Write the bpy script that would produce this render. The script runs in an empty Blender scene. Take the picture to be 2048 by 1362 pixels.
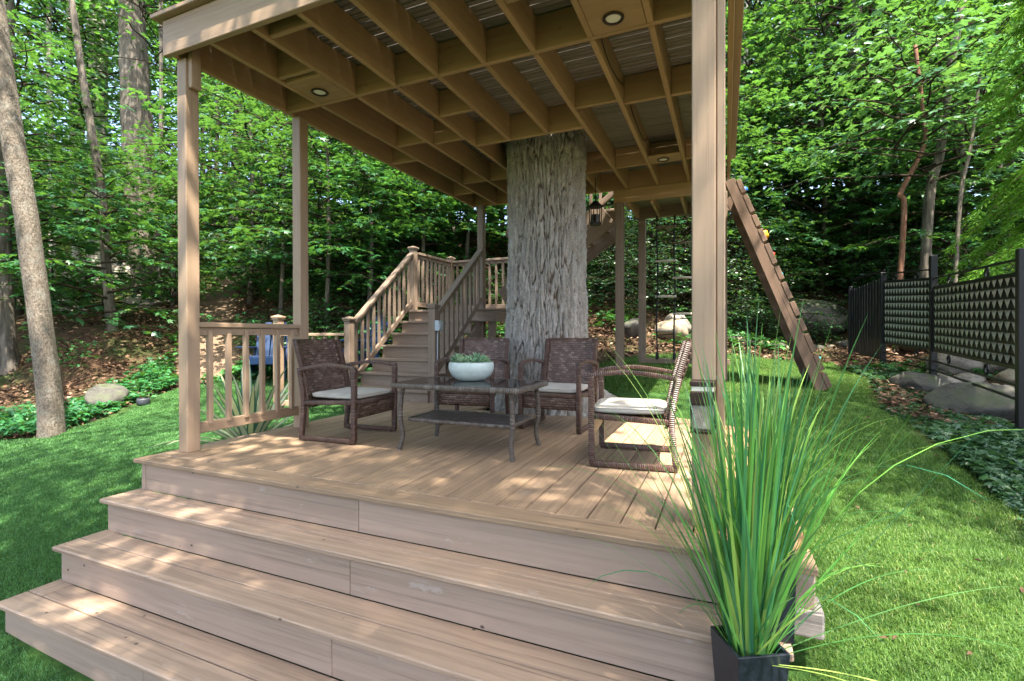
import bpy, bmesh, math, random
import numpy as np
from mathutils import Vector, Matrix, Euler
from math import sin, cos, pi, radians, sqrt, atan2, hypot

random.seed(7)
RNG = np.random.default_rng(7)
S = bpy.context.scene
COL = S.collection

# ------------------------------------------------------------------ camera
F_PX, CX, CY = 985.44, 1024.0, 673.93
YAW, PITCH, ROLL, EYE = radians(23.4707), radians(-0.3183), radians(-0.1046), 0.7985
_fw = Vector((-sin(YAW) * cos(PITCH), cos(YAW) * cos(PITCH), sin(PITCH)))
_rt = Vector((cos(YAW), sin(YAW), 0))
_up = _rt.cross(_fw)
_r2 = _rt * cos(ROLL) + _up * sin(ROLL)
_u2 = _up * cos(ROLL) - _rt * sin(ROLL)
cam_data = bpy.data.cameras.new('camera')
cam = bpy.data.objects.new('camera', cam_data)
COL.objects.link(cam)
cam.matrix_world = Matrix(((_r2.x, _u2.x, -_fw.x, 0), (_r2.y, _u2.y, -_fw.y, 0), (_r2.z, _u2.z, -_fw.z, EYE), (0, 0, 0, 1)))
cam_data.sensor_width = 36.0
cam_data.sensor_fit = 'HORIZONTAL'
cam_data.lens = F_PX / 2048 * 36.0
cam_data.shift_x = 0.0
cam_data.shift_y = -(681.0 - CY) / 2048
cam_data.clip_start = 0.05
cam_data.clip_end = 600
S.camera = cam


def at(px, py, d):
    """world point seen at photo pixel (px, py) at depth d metres (a measuring helper)"""
    p = Vector((0, 0, EYE)) + (_fw + _r2 * ((px - CX) / F_PX) - _u2 * ((py - CY) / F_PX)) * d
    return p


# ------------------------------------------------------------------ light
SUN_DIR = Vector((0.33, -0.27, 1.0)).normalized()        # towards the sun
SUN_EL = math.asin(SUN_DIR.z)
SUN_AZ = atan2(SUN_DIR.x, SUN_DIR.y)
W = bpy.data.worlds.new('World')
S.world = W
W.use_nodes = True
nt = W.node_tree
nt.nodes.clear()
sky = nt.nodes.new('ShaderNodeTexSky')
sky.sky_type = 'NISHITA'
sky.sun_disc = False
sky.sun_elevation = SUN_EL
sky.sun_rotation = SUN_AZ
sky.altitude = 50
sky.air_density = 0.8
sky.dust_density = 4.0
sky.ozone_density = 1.0
bg = nt.nodes.new('ShaderNodeBackground')
bg.inputs[1].default_value = 0.15
wo = nt.nodes.new('ShaderNodeOutputWorld')
nt.links.new(sky.outputs[0], bg.inputs[0])
nt.links.new(bg.outputs[0], wo.inputs[0])
sun_data = bpy.data.lights.new('sun', 'SUN')
sun_data.energy = 3.6
sun_data.angle = radians(0.55)
sun_data.color = (1.0, 0.93, 0.80)
sun = bpy.data.objects.new('sun', sun_data)
COL.objects.link(sun)
sun.rotation_euler = SUN_DIR.to_track_quat('Z', 'Y').to_euler()
sun.location = (4, -4, 14)
S.view_settings.view_transform = 'Standard'
S.view_settings.look = 'None'
S.view_settings.exposure = 2.72
S.view_settings.gamma = 1.0
S.view_settings.use_curve_mapping = False
S.cycles.max_bounces = 8
S.cycles.diffuse_bounces = 5
S.cycles.glossy_bounces = 3
S.cycles.transmission_bounces = 6
S.cycles.transparent_max_bounces = 8
S.cycles.sample_clamp_indirect = 6.0
S.cycles.use_denoising = True

# ------------------------------------------------------------------ helpers
WM = {}                                                   # world matrix of every object made


def link(o, M=None, parent=None):
    COL.objects.link(o)
    M = M or Matrix.Identity(4)
    if parent is not None:
        o.parent = parent
        o.matrix_parent_inverse = WM[parent].inverted()
    o.matrix_basis = M
    WM[o] = M
    return o


def tag(o, label=None, cat=None, group=None, kind=None):
    if label: o['label'] = label
    if cat: o['category'] = cat
    if group: o['group'] = group
    if kind: o['kind'] = kind
    return o


def thing(name, label, cat, loc=(0, 0, 0), rz=0.0, group=None):
    o = bpy.data.objects.new(name, None)
    o.empty_display_size = 0.1
    link(o, Matrix.Translation(loc) @ Matrix.Rotation(rz, 4, 'Z'))
    return tag(o, label, cat, group)


def copy_tree(o, parent=None):
    c = o.copy()
    COL.objects.link(c)
    if parent is not None:
        c.parent = parent
        c.matrix_parent_inverse = o.matrix_parent_inverse.copy()
    for ch in list(o.children): copy_tree(ch, c)
    return c


def np_mesh(name, V, Fs, mat=None, smooth=False, attrs=None):
    """V (n,3) array, Fs = list of (m,k) index arrays (k = 3 or 4)"""
    me = bpy.data.meshes.new(name)
    V = np.asarray(V, np.float32)
    me.vertices.add(len(V))
    me.vertices.foreach_set('co', V.ravel())
    Fs = [np.asarray(f, np.int32) for f in Fs if len(f)]
    nl = sum(f.size for f in Fs)
    npoly = sum(len(f) for f in Fs)
    me.loops.add(nl)
    me.polygons.add(npoly)
    me.loops.foreach_set('vertex_index', np.concatenate([f.ravel() for f in Fs]))
    tot = np.concatenate([np.full(len(f), f.shape[1], np.int32) for f in Fs])
    me.polygons.foreach_set('loop_start', np.concatenate([[0], np.cumsum(tot)[:-1]]).astype(np.int32))
    me.polygons.foreach_set('loop_total', tot)
    me.polygons.foreach_set('use_smooth', np.full(npoly, bool(smooth)))
    for k, a in (attrs or {}).items():
        at_ = me.attributes.new(k, 'FLOAT', 'POINT')
        at_.data.foreach_set('value', np.asarray(a, np.float32).ravel())
    me.update(calc_edges=True)
    if mat: me.materials.append(mat)
    return me


def obj(name, me, parent=None, M=None):
    return link(bpy.data.objects.new(name, me), M, parent)


class MB:
    """collects vertices and faces for ONE mesh"""
    def __init__(s): s.v = []; s.q = []; s.t = []; s.a = {}; s.n = 0

    def add(s, V, Q=(), T=(), **attrs):
        V = np.asarray(V, float)
        s.v.append(V)
        if len(Q): s.q.append(np.asarray(Q, int) + s.n)
        if len(T): s.t.append(np.asarray(T, int) + s.n)
        for k in set(s.a) | set(attrs):
            s.a.setdefault(k, [np.zeros(s.n)] if s.n else [])
            s.a[k].append(np.broadcast_to(np.asarray(attrs.get(k, 0.0), float), (len(V),)))
        s.n += len(V)

    def mesh(s, name, mat, smooth=False):
        fs = []
        if s.q: fs.append(np.concatenate(s.q))
        if s.t: fs.append(np.concatenate(s.t))
        return np_mesh(name, np.concatenate(s.v), fs, mat, smooth, {k: np.concatenate(a) for k, a in s.a.items()})

    def obj(s, name, mat, parent=None, M=None, smooth=False):
        return obj(name, s.mesh(name, mat, smooth), parent, M)


def box_vf(a, b, c, r):
    """chamfered box, half sizes a b c"""
    r = min(r, a * .45, b * .45, c * .45)
    V = []; idx = {}
    for sx in (-1, 1):
        for sy in (-1, 1):
            for sz in (-1, 1):
                for k in range(3):
                    p = [sx * (a - r), sy * (b - r), sz * (c - r)]
                    p[k] = (sx * a, sy * b, sz * c)[k]
                    idx[(sx, sy, sz, k)] = len(V); V.append(p)
    Q = []; T = []

    def quad(l):
        P = [np.array(V[i]) for i in l]
        n = np.cross(P[1] - P[0], P[2] - P[0])
        if n @ (P[0] + P[1] + P[2]) < 0: l = l[::-1]
        (Q if len(l) == 4 else T).append(l)
    for k in range(3):
        o1, o2 = [i for i in range(3) if i != k]
        for s in (-1, 1):
            l = []
            for s1, s2 in ((-1, -1), (1, -1), (1, 1), (-1, 1)):
                sg = [0, 0, 0]; sg[k] = s; sg[o1] = s1; sg[o2] = s2
                l.append(idx[(*sg, k)])
            quad(l)
        for s1 in (-1, 1):
            for s2 in (-1, 1):
                l = []
                for s, kk in ((-1, o1), (1, o1), (1, o2), (-1, o2)):
                    sg = [0, 0, 0]; sg[k] = s; sg[o1] = s1; sg[o2] = s2
                    l.append(idx[(*sg, kk)])
                quad(l)
    for sx in (-1, 1):
        for sy in (-1, 1):
            for sz in (-1, 1):
                quad([idx[(sx, sy, sz, k)] for k in range(3)])
    return np.array(V), Q, T


_box_cache = {}


def box_mesh(l, w, h, mat, r=0.004):
    key = (round(l, 3), round(w, 4), round(h, 4), mat.name, r)
    if key not in _box_cache:
        V, Q, T = box_vf(l / 2, w / 2, h / 2, r)
        _box_cache[key] = np_mesh('board', V, [np.array(Q), np.array(T)], mat)
    return _box_cache[key]


def frame_from(p0, p1, up=(0, 0, 1)):
    x = (Vector(p1) - Vector(p0)).normalized()
    upv = Vector(up)
    y = upv.cross(x)
    if y.length < 1e-4: y = Vector((0, 1, 0))
    y.normalize()
    z = x.cross(y)
    c = (Vector(p0) + Vector(p1)) / 2
    return Matrix(((x.x, y.x, z.x, c.x), (x.y, y.y, z.y, c.y), (x.z, y.z, z.z, c.z), (0, 0, 0, 1)))


def board(name, p0, p1, w, h, mat, parent=None, up=(0, 0, 1), r=0.004):
    """a board from p0 to p1 (centre line), w across, h along 'up'; length runs along local X"""
    l = (Vector(p1) - Vector(p0)).length
    return obj(name, box_mesh(l, w, h, mat, r), parent, frame_from(p0, p1, up))


def post_z(name, x, y, z0, z1, wx, wy, mat, parent=None, r=0.005):
    """an upright: length along local X, pointing up"""
    me = box_mesh(z1 - z0, wy, wx, mat, r)
    M = Matrix(((0, 0, -1, x), (0, 1, 0, y), (1, 0, 0, (z0 + z1) / 2), (0, 0, 0, 1)))
    return obj(name, me, parent, M)


def add_box(mb, c, half, r=0.003, rot=None, **attrs):
    V, Q, T = box_vf(*half, r)
    if rot is not None: V = V @ np.array(rot.to_3x3()).T
    mb.add(V + np.array(c), Q, T, **attrs)


def tube_vf(pts, rad, nseg=8, square=0.0, cap=True, aspect=1.0):
    """tube along pts; square 0 = round .. 1 = nearly square section. returns V,Q,T,along,around"""
    P = np.array([list(p) for p in pts], float)
    n = len(P)
    rad = np.broadcast_to(np.asarray(rad, float), (n,))
    d = np.gradient(P, axis=0)
    d /= np.linalg.norm(d, axis=1)[:, None] + 1e-12
    ref = np.array([0, 0, 1.0]) if abs(d[0][2]) < .9 else np.array([0, 1.0, 0])
    ys = np.cross(ref, d); bad = np.linalg.norm(ys, axis=1) < 1e-3
    ys[bad] = np.cross(np.array([0, 1.0, 0.02]), d[bad])
    ys /= np.linalg.norm(ys, axis=1)[:, None]
    for i in range(1, n):
        if ys[i] @ ys[i - 1] < 0: ys[i] = -ys[i]
    zs = np.cross(d, ys)
    t = np.arange(nseg) / nseg * 2 * pi + (pi / nseg if square else 0)
    c, s = np.cos(t), np.sin(t)
    if square:
        e = 2 / (2 + 6 * square)
        c2 = np.sign(c) * np.abs(c) ** e; s2 = np.sign(s) * np.abs(s) ** e
        c, s = c2, s2
    V = P[:, None, :] + rad[:, None, None] * (c[None, :, None] * ys[:, None, :] * aspect + s[None, :, None] * zs[:, None, :])
    L = np.concatenate([[0], np.cumsum(np.linalg.norm(np.diff(P, axis=0), axis=1))])
    along = np.repeat(L, nseg); around = np.tile(np.arange(nseg) / nseg * 2 * pi * rad.mean(), n)
    V = V.reshape(-1, 3)
    i = np.arange(n - 1)[:, None] * nseg; j = np.arange(nseg)[None, :]; j2 = (j + 1) % nseg
    Q = np.stack([i + j, i + j2, i + nseg + j2, i + nseg + j], -1).reshape(-1, 4)
    T = []
    if cap:
        V = np.concatenate([V, P[:1], P[-1:]])
        along = np.concatenate([along, [0, L[-1]]]); around = np.concatenate([around, [0, 0]])
        k = n * nseg
        T = [[k, (q + 1) % nseg, q] for q in range(nseg)] + [[k + 1, (n - 1) * nseg + q, (n - 1) * nseg + (q + 1) % nseg] for q in range(nseg)]
    return V, Q, T, along, around


def add_tube(mb, pts, rad, nseg=8, square=0.0, cap=True, **attrs):
    V, Q, T, al, ar = tube_vf(pts, rad, nseg, square, cap)
    mb.add(V, Q, T, wu=al, wv=ar, **attrs)


def tube(name, pts, rad, mat, parent=None, nseg=8, square=0.0, M=None, smooth=True):
    mb = MB(); add_tube(mb, pts, rad, nseg, square)
    return mb.obj(name, mat, parent, M, smooth)


def smooth_path(pts, n=16):
    """Catmull-Rom through pts"""
    P = [Vector(p) for p in pts]
    P = [P[0] * 2 - P[1]] + P + [P[-1] * 2 - P[-2]]
    out = []
    m = len(P) - 3
    for i in range(m):
        for k in range(n):
            t = k / n
            a, b, c, d = P[i:i + 4]
            out.append(.5 * ((2 * b) + (c - a) * t + (2 * a - 5 * b + 4 * c - d) * t * t + (3 * b - a - 3 * c + d) * t ** 3))
    out.append(P[-2])
    return out


def lathe_vf(prof, nseg=32):
    P = np.array(prof, float); n = len(P)
    t = np.arange(nseg) / nseg * 2 * pi
    V = np.stack([P[:, 0][:, None] * np.cos(t), P[:, 0][:, None] * np.sin(t), np.repeat(P[:, 1][:, None], nseg, 1)], -1).reshape(-1, 3)
    i = np.arange(n - 1)[:, None] * nseg; j = np.arange(nseg)[None]; j2 = (j + 1) % nseg
    return V, np.stack([i + j, i + j2, i + nseg + j2, i + nseg + j], -1).reshape(-1, 4)


def pillow_vf(a, b, c, e=0.22, nu=28, nv=14):
    u = np.linspace(-pi, pi, nu, endpoint=False); v = np.linspace(-pi / 2, pi / 2, nv)
    sp = lambda w, m: np.sign(w) * np.abs(w) ** m
    V = np.stack([a * sp(np.cos(v), .55)[:, None] * sp(np.cos(u), e)[None], b * sp(np.cos(v), .55)[:, None] * sp(np.sin(u), e)[None],
                  np.repeat((c * sp(np.sin(v), .7))[:, None], nu, 1)], -1).reshape(-1, 3)
    i = np.arange(nv - 1)[:, None] * nu; j = np.arange(nu)[None]; j2 = (j + 1) % nu
    return V, np.stack([i + j, i + j2, i + nu + j2, i + nu + j], -1).reshape(-1, 4)


# value noise in numpy
def _hash(ix, iy, iz, seed):
    h = (ix.astype(np.int64) * 374761393 + iy.astype(np.int64) * 668265263 + iz.astype(np.int64) * 2147483647 + seed * 1274126177) & 0xffffffff
    h = ((h ^ (h >> 13)) * 1274126177) & 0xffffffff
    h = ((h ^ (h >> 16)) * 2246822519) & 0xffffffff
    return ((h ^ (h >> 15)) & 0xffffff) / float(0xffffff)


def vnoise(x, y, z=None, seed=0, perx=None):
    x = np.asarray(x, float); y = np.asarray(y, float)
    z = np.zeros_like(x) if z is None else np.asarray(z, float)
    x, y, z = np.broadcast_arrays(x, y, z)
    fx, fy, fz = np.floor(x), np.floor(y), np.floor(z)
    u, v, w = x - fx, y - fy, z - fz
    u = u * u * (3 - 2 * u); v = v * v * (3 - 2 * v); w = w * w * (3 - 2 * w)
    r = 0
    for dx in (0, 1):
        ix = fx + dx
        if perx: ix = np.mod(ix, perx)
        for dy in (0, 1):
            for dz in (0, 1):
                r = r + _hash(ix, fy + dy, fz + dz, seed) * (u if dx else 1 - u) * (v if dy else 1 - v) * (w if dz else 1 - w)
    return r


def fbm(x, y, z=None, seed=0, oct=4):
    r = 0; a = .5; s = 0
    for k in range(oct):
        r = r + a * vnoise(np.asarray(x) * 2 ** k, np.asarray(y) * 2 ** k, None if z is None else np.asarray(z) * 2 ** k, seed + k)
        s += a; a *= .5
    return r / s


# ------------------------------------------------------------------ materials
class N:
    """small node-tree builder"""
    def __init__(s, name):
        s.m = bpy.data.materials.new(name); s.m.use_nodes = True
        s.t = s.m.node_tree; s.t.nodes.clear()
        s.out = s.t.nodes.new('ShaderNodeOutputMaterial')

    def new(s, typ, **kw):
        n = s.t.nodes.new('ShaderNode' + typ)
        for k, v in kw.items():
            if k.startswith('i_'):
                n.inputs[k[2:].replace('_', ' ')].default_value = v
            else: setattr(n, k, v)
        return n

    def link(s, a, b): s.t.links.new(a, b); return s

    def math(s, op, a, b=None, c=None):
        n = s.new('Math', operation=op)
        for i, v in enumerate((a, b, c)):
            if v is None: continue
            if isinstance(v, (int, float)): n.inputs[i].default_value = v
            else: s.link(v, n.inputs[i])
        return n.outputs[0]

    def mapr(s, v, a, b, c=0.0, d=1.0):
        n = s.new('MapRange'); s.link(v, n.inputs[0])
        for i, q in enumerate((a, b, c, d)): n.inputs[i + 1].default_value = q
        return n.outputs[0]

    def mix(s, f, a, b, blend='MIX'):
        n = s.new('Mix', data_type='RGBA', blend_type=blend)
        for i, v in ((0, f), (6, a), (7, b)):
            if isinstance(v, (int, float)): n.inputs[i].default_value = v
            elif isinstance(v, tuple): n.inputs[i].default_value = (*v[:3], 1)
            else: s.link(v, n.inputs[i])
        return n.outputs[2]

    def noise(s, vec, scale, detail=4, rough=.55, dist=0.0, w=None):
        n = s.new('TexNoise'); s.link(vec, n.inputs['Vector'])
        n.inputs['Scale'].default_value = scale; n.inputs['Detail'].default_value = detail
        n.inputs['Roughness'].default_value = rough; n.inputs['Distortion'].default_value = dist
        return n.outputs[0]

    def scale(s, vec, xyz):
        n = s.new('VectorMath', operation='MULTIPLY'); s.link(vec, n.inputs[0]); n.inputs[1].default_value = xyz
        return n.outputs[0]

    def obj_vec(s, per_object=True):
        tc = s.new('TexCoord')
        if not per_object: return tc.outputs['Object']
        oi = s.new('ObjectInfo')
        k = s.math('MULTIPLY', oi.outputs['Random'], 53.0)
        n = s.new('VectorMath', operation='ADD'); s.link(tc.outputs['Object'], n.inputs[0])
        cv = s.new('CombineXYZ'); s.link(k, cv.inputs[0]); s.link(k, cv.inputs[1]); s.link(k, cv.inputs[2])
        s.link(cv.outputs[0], n.inputs[1])
        s.rnd = oi.outputs['Random']
        return n.outputs[0]

    def geo_pos(s): return s.new('NewGeometry').outputs['Position']

    def attr(s, name): return s.new('Attribute', attribute_name=name).outputs['Fac']

    def bump(s, h, strength=.3, dist=.01, normal=None):
        n = s.new('Bump'); n.inputs['Strength'].default_value = strength; n.inputs['Distance'].default_value = dist
        s.link(h, n.inputs['Height'])
        if normal: s.link(normal, n.inputs['Normal'])
        return n.outputs[0]

    def bsdf(s, col, rough=.6, spec=.4, normal=None, metal=0.0, **kw):
        n = s.new('BsdfPrincipled')
        for k, v in (('Base Color', col), ('Roughness', rough), ('Specular IOR Level', spec), ('Metallic', metal)):
            if isinstance(v, tuple): n.inputs[k].default_value = (*v[:3], 1)
            elif isinstance(v, (int, float)): n.inputs[k].default_value = v
            else: s.link(v, n.inputs[k])
        if normal: s.link(normal, n.inputs['Normal'])
        for k, v in kw.items(): n.inputs[k.replace('_', ' ')].default_value = v
        return n.outputs[0]

    def done(s, sh): s.link(sh, s.out.inputs['Surface']); return s.m


def mat_wood(name, c1, c2, grain=1.0, rough=.6, streak=.5, speck=0.0, bump=.25, vary=.12, paint=False):
    """boards whose length runs along local X"""
    n = N(name); v = n.obj_vec()
    rnd = n.rnd
    g1 = n.noise(n.scale(v, (1.6, 42, 42)), 1.0 * grain, 6, .62, .4)
    g2 = n.noise(n.scale(v, (5, 150, 150)), 1.0 * grain, 3, .6)
    big = n.noise(n.scale(v, (1.2, 5, 5)), 1.0, 3, .6)
    f = n.mapr(g1, .41, .60)
    f = n.math('MULTIPLY', f, streak)
    f = n.math('ADD', f, n.math('MULTIPLY', n.mapr(big, .3, .7), (1 - streak) * .8))
    col = n.mix(f, c1, c2)
    # dark drawn-out grain streaks
    g3 = n.noise(n.scale(v, (.9, 70, 70)), 1.0 * grain, 4, .7)
    col = n.mix(n.math('MULTIPLY', n.mapr(g3, .57, .69), .75 if not paint else .45), col, tuple(c * .5 for c in c2))
    col = n.mix(n.math('MULTIPLY', n.mapr(g3, .40, .30), .30), col, tuple(min(1, c * 1.25) for c in c1))
    # fine dark hairline checks
    hl = n.mapr(g2, .28, .36, 1, 0)
    hl2 = n.math('MULTIPLY', hl, n.mapr(big, .45, .6))
    col = n.mix(n.math('MULTIPLY', hl2, .45 if paint else .35), col, tuple(c * .35 for c in c2))
    # knots, dents and nail holes
    if speck:
        vo = n.new('TexVoronoi'); n.link(n.scale(v, (6.0, 9, 9)), vo.inputs['Vector']); vo.inputs['Scale'].default_value = 1.0
        sp = n.mapr(vo.outputs['Distance'], .050, .075, 1, 0)
        col = n.mix(n.math('MULTIPLY', sp, speck), col, tuple(c * .2 for c in c2))
        # scuffed paler patches
        sc = n.noise(n.scale(v, (3.5, 10, 10)), 1.0, 5, .7)
        scm = n.math('MULTIPLY', n.mapr(sc, .63, .67), n.mapr(g1, .45, .55))
        col = n.mix(n.math('MULTIPLY', scm, speck * .5), col, (.46, .40, .35))
    br = n.math('ADD', 1 - vary, n.math('MULTIPLY', rnd, 2 * vary))
    hs = n.new('HueSaturation'); n.link(col, hs.inputs['Color']); n.link(br, hs.inputs['Value'])
    hgt = n.math('ADD', g1, n.math('MULTIPLY', g2, .6))
    rg = n.mapr(g1, .3, .7, rough - .08, rough + .1)
    return n.done(n.bsdf(hs.outputs[0], rg, .35, n.bump(hgt, bump, .004)))


def mat_plain(name, col, rough=.5, spec=.4, metal=0.0, noise=.15, scale=30.0, bump=.1, dist=.002):
    n = N(name); v = n.obj_vec(False)
    q = n.noise(v, scale, 5, .6)
    c = n.mix(n.mapr(q, .3, .7), tuple(x * (1 - noise) for x in col), tuple(min(1, x * (1 + noise)) for x in col))
    return n.done(n.bsdf(c, rough, spec, n.bump(q, bump, dist), metal))


def mat_leaf(name, dark, light, yellow=(.22, .26, .03), ywt=.12, rough=.42, trans=.35, spec=.45, vary=.38):
    """leaf colours vary leaf by leaf ('tint') and plant by plant"""
    n = N(name)
    t = n.attr('tint')
    oi = n.new('ObjectInfo').outputs['Random']
    col = n.mix(n.mapr(t, 0, .85), dark, light)
    col = n.mix(n.math('MULTIPLY', n.mapr(t, .86, 1.0), ywt * 5), col, yellow)
    hs = n.new('HueSaturation'); n.link(col, hs.inputs['Color'])
    n.link(n.mapr(oi, 0, 1, 1 - vary, 1 + vary), hs.inputs['Value'])
    n.link(n.mapr(n.math('FRACT', n.math('MULTIPLY', oi, 7.3)), 0, 1, .530, .480), hs.inputs['Hue'])
    col = hs.outputs[0]
    p = n.bsdf(col, rough, spec)
    tr = n.new('BsdfTranslucent')
    n.link(n.mix(.45, col, (.20, .42, .03), 'MIX'), tr.inputs[0])
    mx = n.new('MixShader'); mx.inputs[0].default_value = trans
    n.link(p, mx.inputs[1]); n.link(tr.outputs[0], mx.inputs[2])
    return n.done(mx.outputs[0])


def mat_bark(name, c1, c2, sx=30, sz=5, bump=.8, lichen=0.0):
    n = N(name); v = n.obj_vec(False)
    a = n.noise(n.scale(v, (sx, sx, sz)), 1.0, 6, .65, .6)
    b = n.noise(v, 9.0, 4, .6)
    c = n.mix(n.mapr(a, .35, .65), c1, c2)
    if lichen: c = n.mix(n.math('MULTIPLY', n.mapr(b, .5, .68), lichen), c, (.33, .35, .32))
    fine = n.noise(v, 90.0, 4, .7)
    c = n.mix(n.math('MULTIPLY', n.mapr(fine, .4, .7), .35), c, tuple(x * .55 for x in c1))
    return n.done(n.bsdf(c, .9, .15, n.bump(n.math('ADD', a, n.math('MULTIPLY', fine, .3)), bump, .02)))


TAN1, TAN2 = (.36, .25, .165), (.285, .195, .127)
M = {}
M['deck'] = mat_wood('deck_board_wood', (.36, .245, .155), (.21, .143, .096), 1.0, .5, .62, .55, .3, .08)
M['step'] = mat_wood('step_board_wood', (.385, .272, .192), (.245, .170, .120), 1.0, .55, .6, .8, .3, .07)
M['border'] = mat_wood('border_board_wood', (.38, .215, .115), (.28, .155, .085), 1.0, .5, .6, .3, .2, .06)
M['riser'] = mat_wood('painted_riser_wood', (.36, .264, .202), (.27, .196, .147), .8, .6, .5, .9, .3, .05, True)
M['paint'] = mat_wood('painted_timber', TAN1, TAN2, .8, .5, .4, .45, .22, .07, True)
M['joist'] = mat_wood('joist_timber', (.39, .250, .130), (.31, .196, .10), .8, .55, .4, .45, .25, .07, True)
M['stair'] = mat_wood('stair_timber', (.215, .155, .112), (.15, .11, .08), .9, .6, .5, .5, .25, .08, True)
M['ceil'] = mat_wood('ceiling_plank_wood', (.23, .205, .178), (.165, .147, .128), 1.0, .65, .6, .2, .25, .1)
M['old'] = mat_wood('weathered_timber', (.29, .255, .225), (.17, .15, .135), .7, .8, .75, .6, .6, .05)
M['ramp'] = mat_wood('ramp_timber', (.17, .105, .07), (.11, .07, .046), .9, .55, .55, .4, .25, .12)
M['black'] = mat_plain('black_metal', (.007, .0075, .009), .42, .35, .0, .25, 40, .08)
M['blackpot'] = mat_plain('black_glazed_planter', (.012, .016, .024), .32, .5, 0, .5, 60, .05)
M['silver'] = mat_plain('worn_silver_metal', (.33, .33, .33), .42, .5, .25, .25, 50, .15)
M['grey'] = mat_plain('grey_metal_box', (.32, .35, .39), .45, .5, .3, .1, 30)
M['blue'] = mat_plain('blue_painted_wood', (.003, .022, .075), .45, .4, 0, .12, 25, .1)
M['cushion'] = None
M['pot'] = mat_plain('pale_glazed_ceramic', (.50, .56, .52), .28, .5, 0, .10, 22, .05)
M['soil'] = mat_plain('dark_soil', (.05, .035, .022), .95, .1, 0, .5, 80, .8, .01)
M['rope'] = mat_plain('dark_rope', (.03, .03, .032), .9, .1, 0, .3, 200, .4)
M['rung'] = mat_plain('pale_wood_rung', (.50, .43, .36), .6, .3, 0, .12, 30)
M['trim'] = mat_plain('dark_bronze_trim', (.03, .014, .010), .4, .5, .3, .2, 30)
M['lens'] = mat_plain('frosted_white_lens', (.78, .76, .68), .35, .5, 0, .03, 20, .02)
M['amber'] = mat_plain('smoky_lantern_glass', (.03, .022, .014), .25, .5, 0, .2, 20, .05)
M['fixture'] = mat_plain('dark_grey_plastic', (.045, .05, .06), .5, .4, 0, .15, 30)
M['stripe'] = mat_plain('cream_lens', (.72, .66, .54), .4, .5, 0, .05, 30, .05)
M['glassdark'] = mat_plain('smoked_table_glass', (.015, .014, .014), .06, .6, 0, .2, 12, .0)
M['hold_yellow'] = mat_plain('yellow_resin', (.75, .33, .01), .45, .4, 0, .1, 40)
M['hold_teal'] = mat_plain('teal_resin', (.01, .22, .26), .45, .4, 0, .1, 40)
M['hold_blue'] = mat_plain('blue_resin', (.02, .12, .50), .45, .4, 0, .1, 40)
M['hold_red'] = mat_plain('red_resin', (.55, .05, .02), .45, .4, 0, .1, 40)
M['glide'] = mat_plain('dark_rubber', (.012, .014, .02), .6, .3, 0, .2, 40)


def mat_cushion():
    n = N('cream_woven_fabric'); v = n.obj_vec(False)
    w = n.noise(v, 420, 2, .5); b = n.noise(v, 9, 4, .6)
    c = n.mix(n.mapr(b, .3, .7), (.42, .385, .33), (.50, .465, .41))
    c = n.mix(n.math('MULTIPLY', n.mapr(w, .35, .65), .25), c, (.45, .41, .36))
    return n.done(n.bsdf(c, .9, .2, n.bump(n.math('ADD', n.math('MULTIPLY', b, 4.0), w), .3, .004)))


M['cushion'] = mat_cushion()


def mat_wicker(name, ca, cb, cc, wrap=False, bw=.014, rh=.0075):
    """resin strips: 'wrap' winds round a bar, otherwise an over-and-under weave"""
    n = N(name)
    u = n.attr('wu'); v_ = n.attr('wv')
    if wrap:
        k = n.math('ADD', n.math('MULTIPLY', u, 1 / rh), n.math('MULTIPLY', v_, 4.0))
        fr = n.math('FRACT', k)
        h = n.math('SINE', n.math('MULTIPLY', fr, pi))
        idn = n.math('FLOOR', k)
    else:
        cv = n.new('CombineXYZ'); n.link(u, cv.inputs[0]); n.link(v_, cv.inputs[1])
        row = n.math('FLOOR', n.math('MULTIPLY', v_, 1 / rh))
        off = n.math('MULTIPLY', n.math('MODULO', row, 2.0), .5)
        ku = n.math('ADD', n.math('MULTIPLY', u, 1 / bw), off)
        fu = n.math('FRACT', ku); fv = n.math('FRACT', n.math('MULTIPLY', v_, 1 / rh))
        h = n.math('MULTIPLY', n.math('SINE', n.math('MULTIPLY', fu, pi)), n.math('SINE', n.math('MULTIPLY', fv, pi)))
        h = n.math('POWER', h, .6)
        idn = n.math('ADD', n.math('MULTIPLY', row, 7.31), n.math('FLOOR', ku))
    wn = n.new('TexWhiteNoise', noise_dimensions='1D'); n.link(idn, wn.inputs['W'])
    col = n.mix(wn.outputs['Value'], ca, cb)
    col = n.mix(n.math('MULTIPLY', n.mapr(wn.outputs['Value'], .8, .82), .7), col, cc)
    col = n.mix(n.mapr(h, .08, .38, 1, 0), col, (.012, .007, .006))      # gaps between the strips, with their shade put into the colour
    return n.done(n.bsdf(col, .36, .5, n.bump(h, 1.0, .004)))


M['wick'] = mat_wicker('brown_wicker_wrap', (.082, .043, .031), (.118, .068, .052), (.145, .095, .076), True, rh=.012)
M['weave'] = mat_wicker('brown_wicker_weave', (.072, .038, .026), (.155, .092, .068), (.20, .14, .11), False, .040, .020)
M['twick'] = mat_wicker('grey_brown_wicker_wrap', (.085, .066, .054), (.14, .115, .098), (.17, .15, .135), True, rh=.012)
M['tweave'] = mat_wicker('grey_brown_wicker_weave', (.07, .055, .046), (.14, .115, .10), (.18, .155, .14), False, .040, .020)

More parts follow.
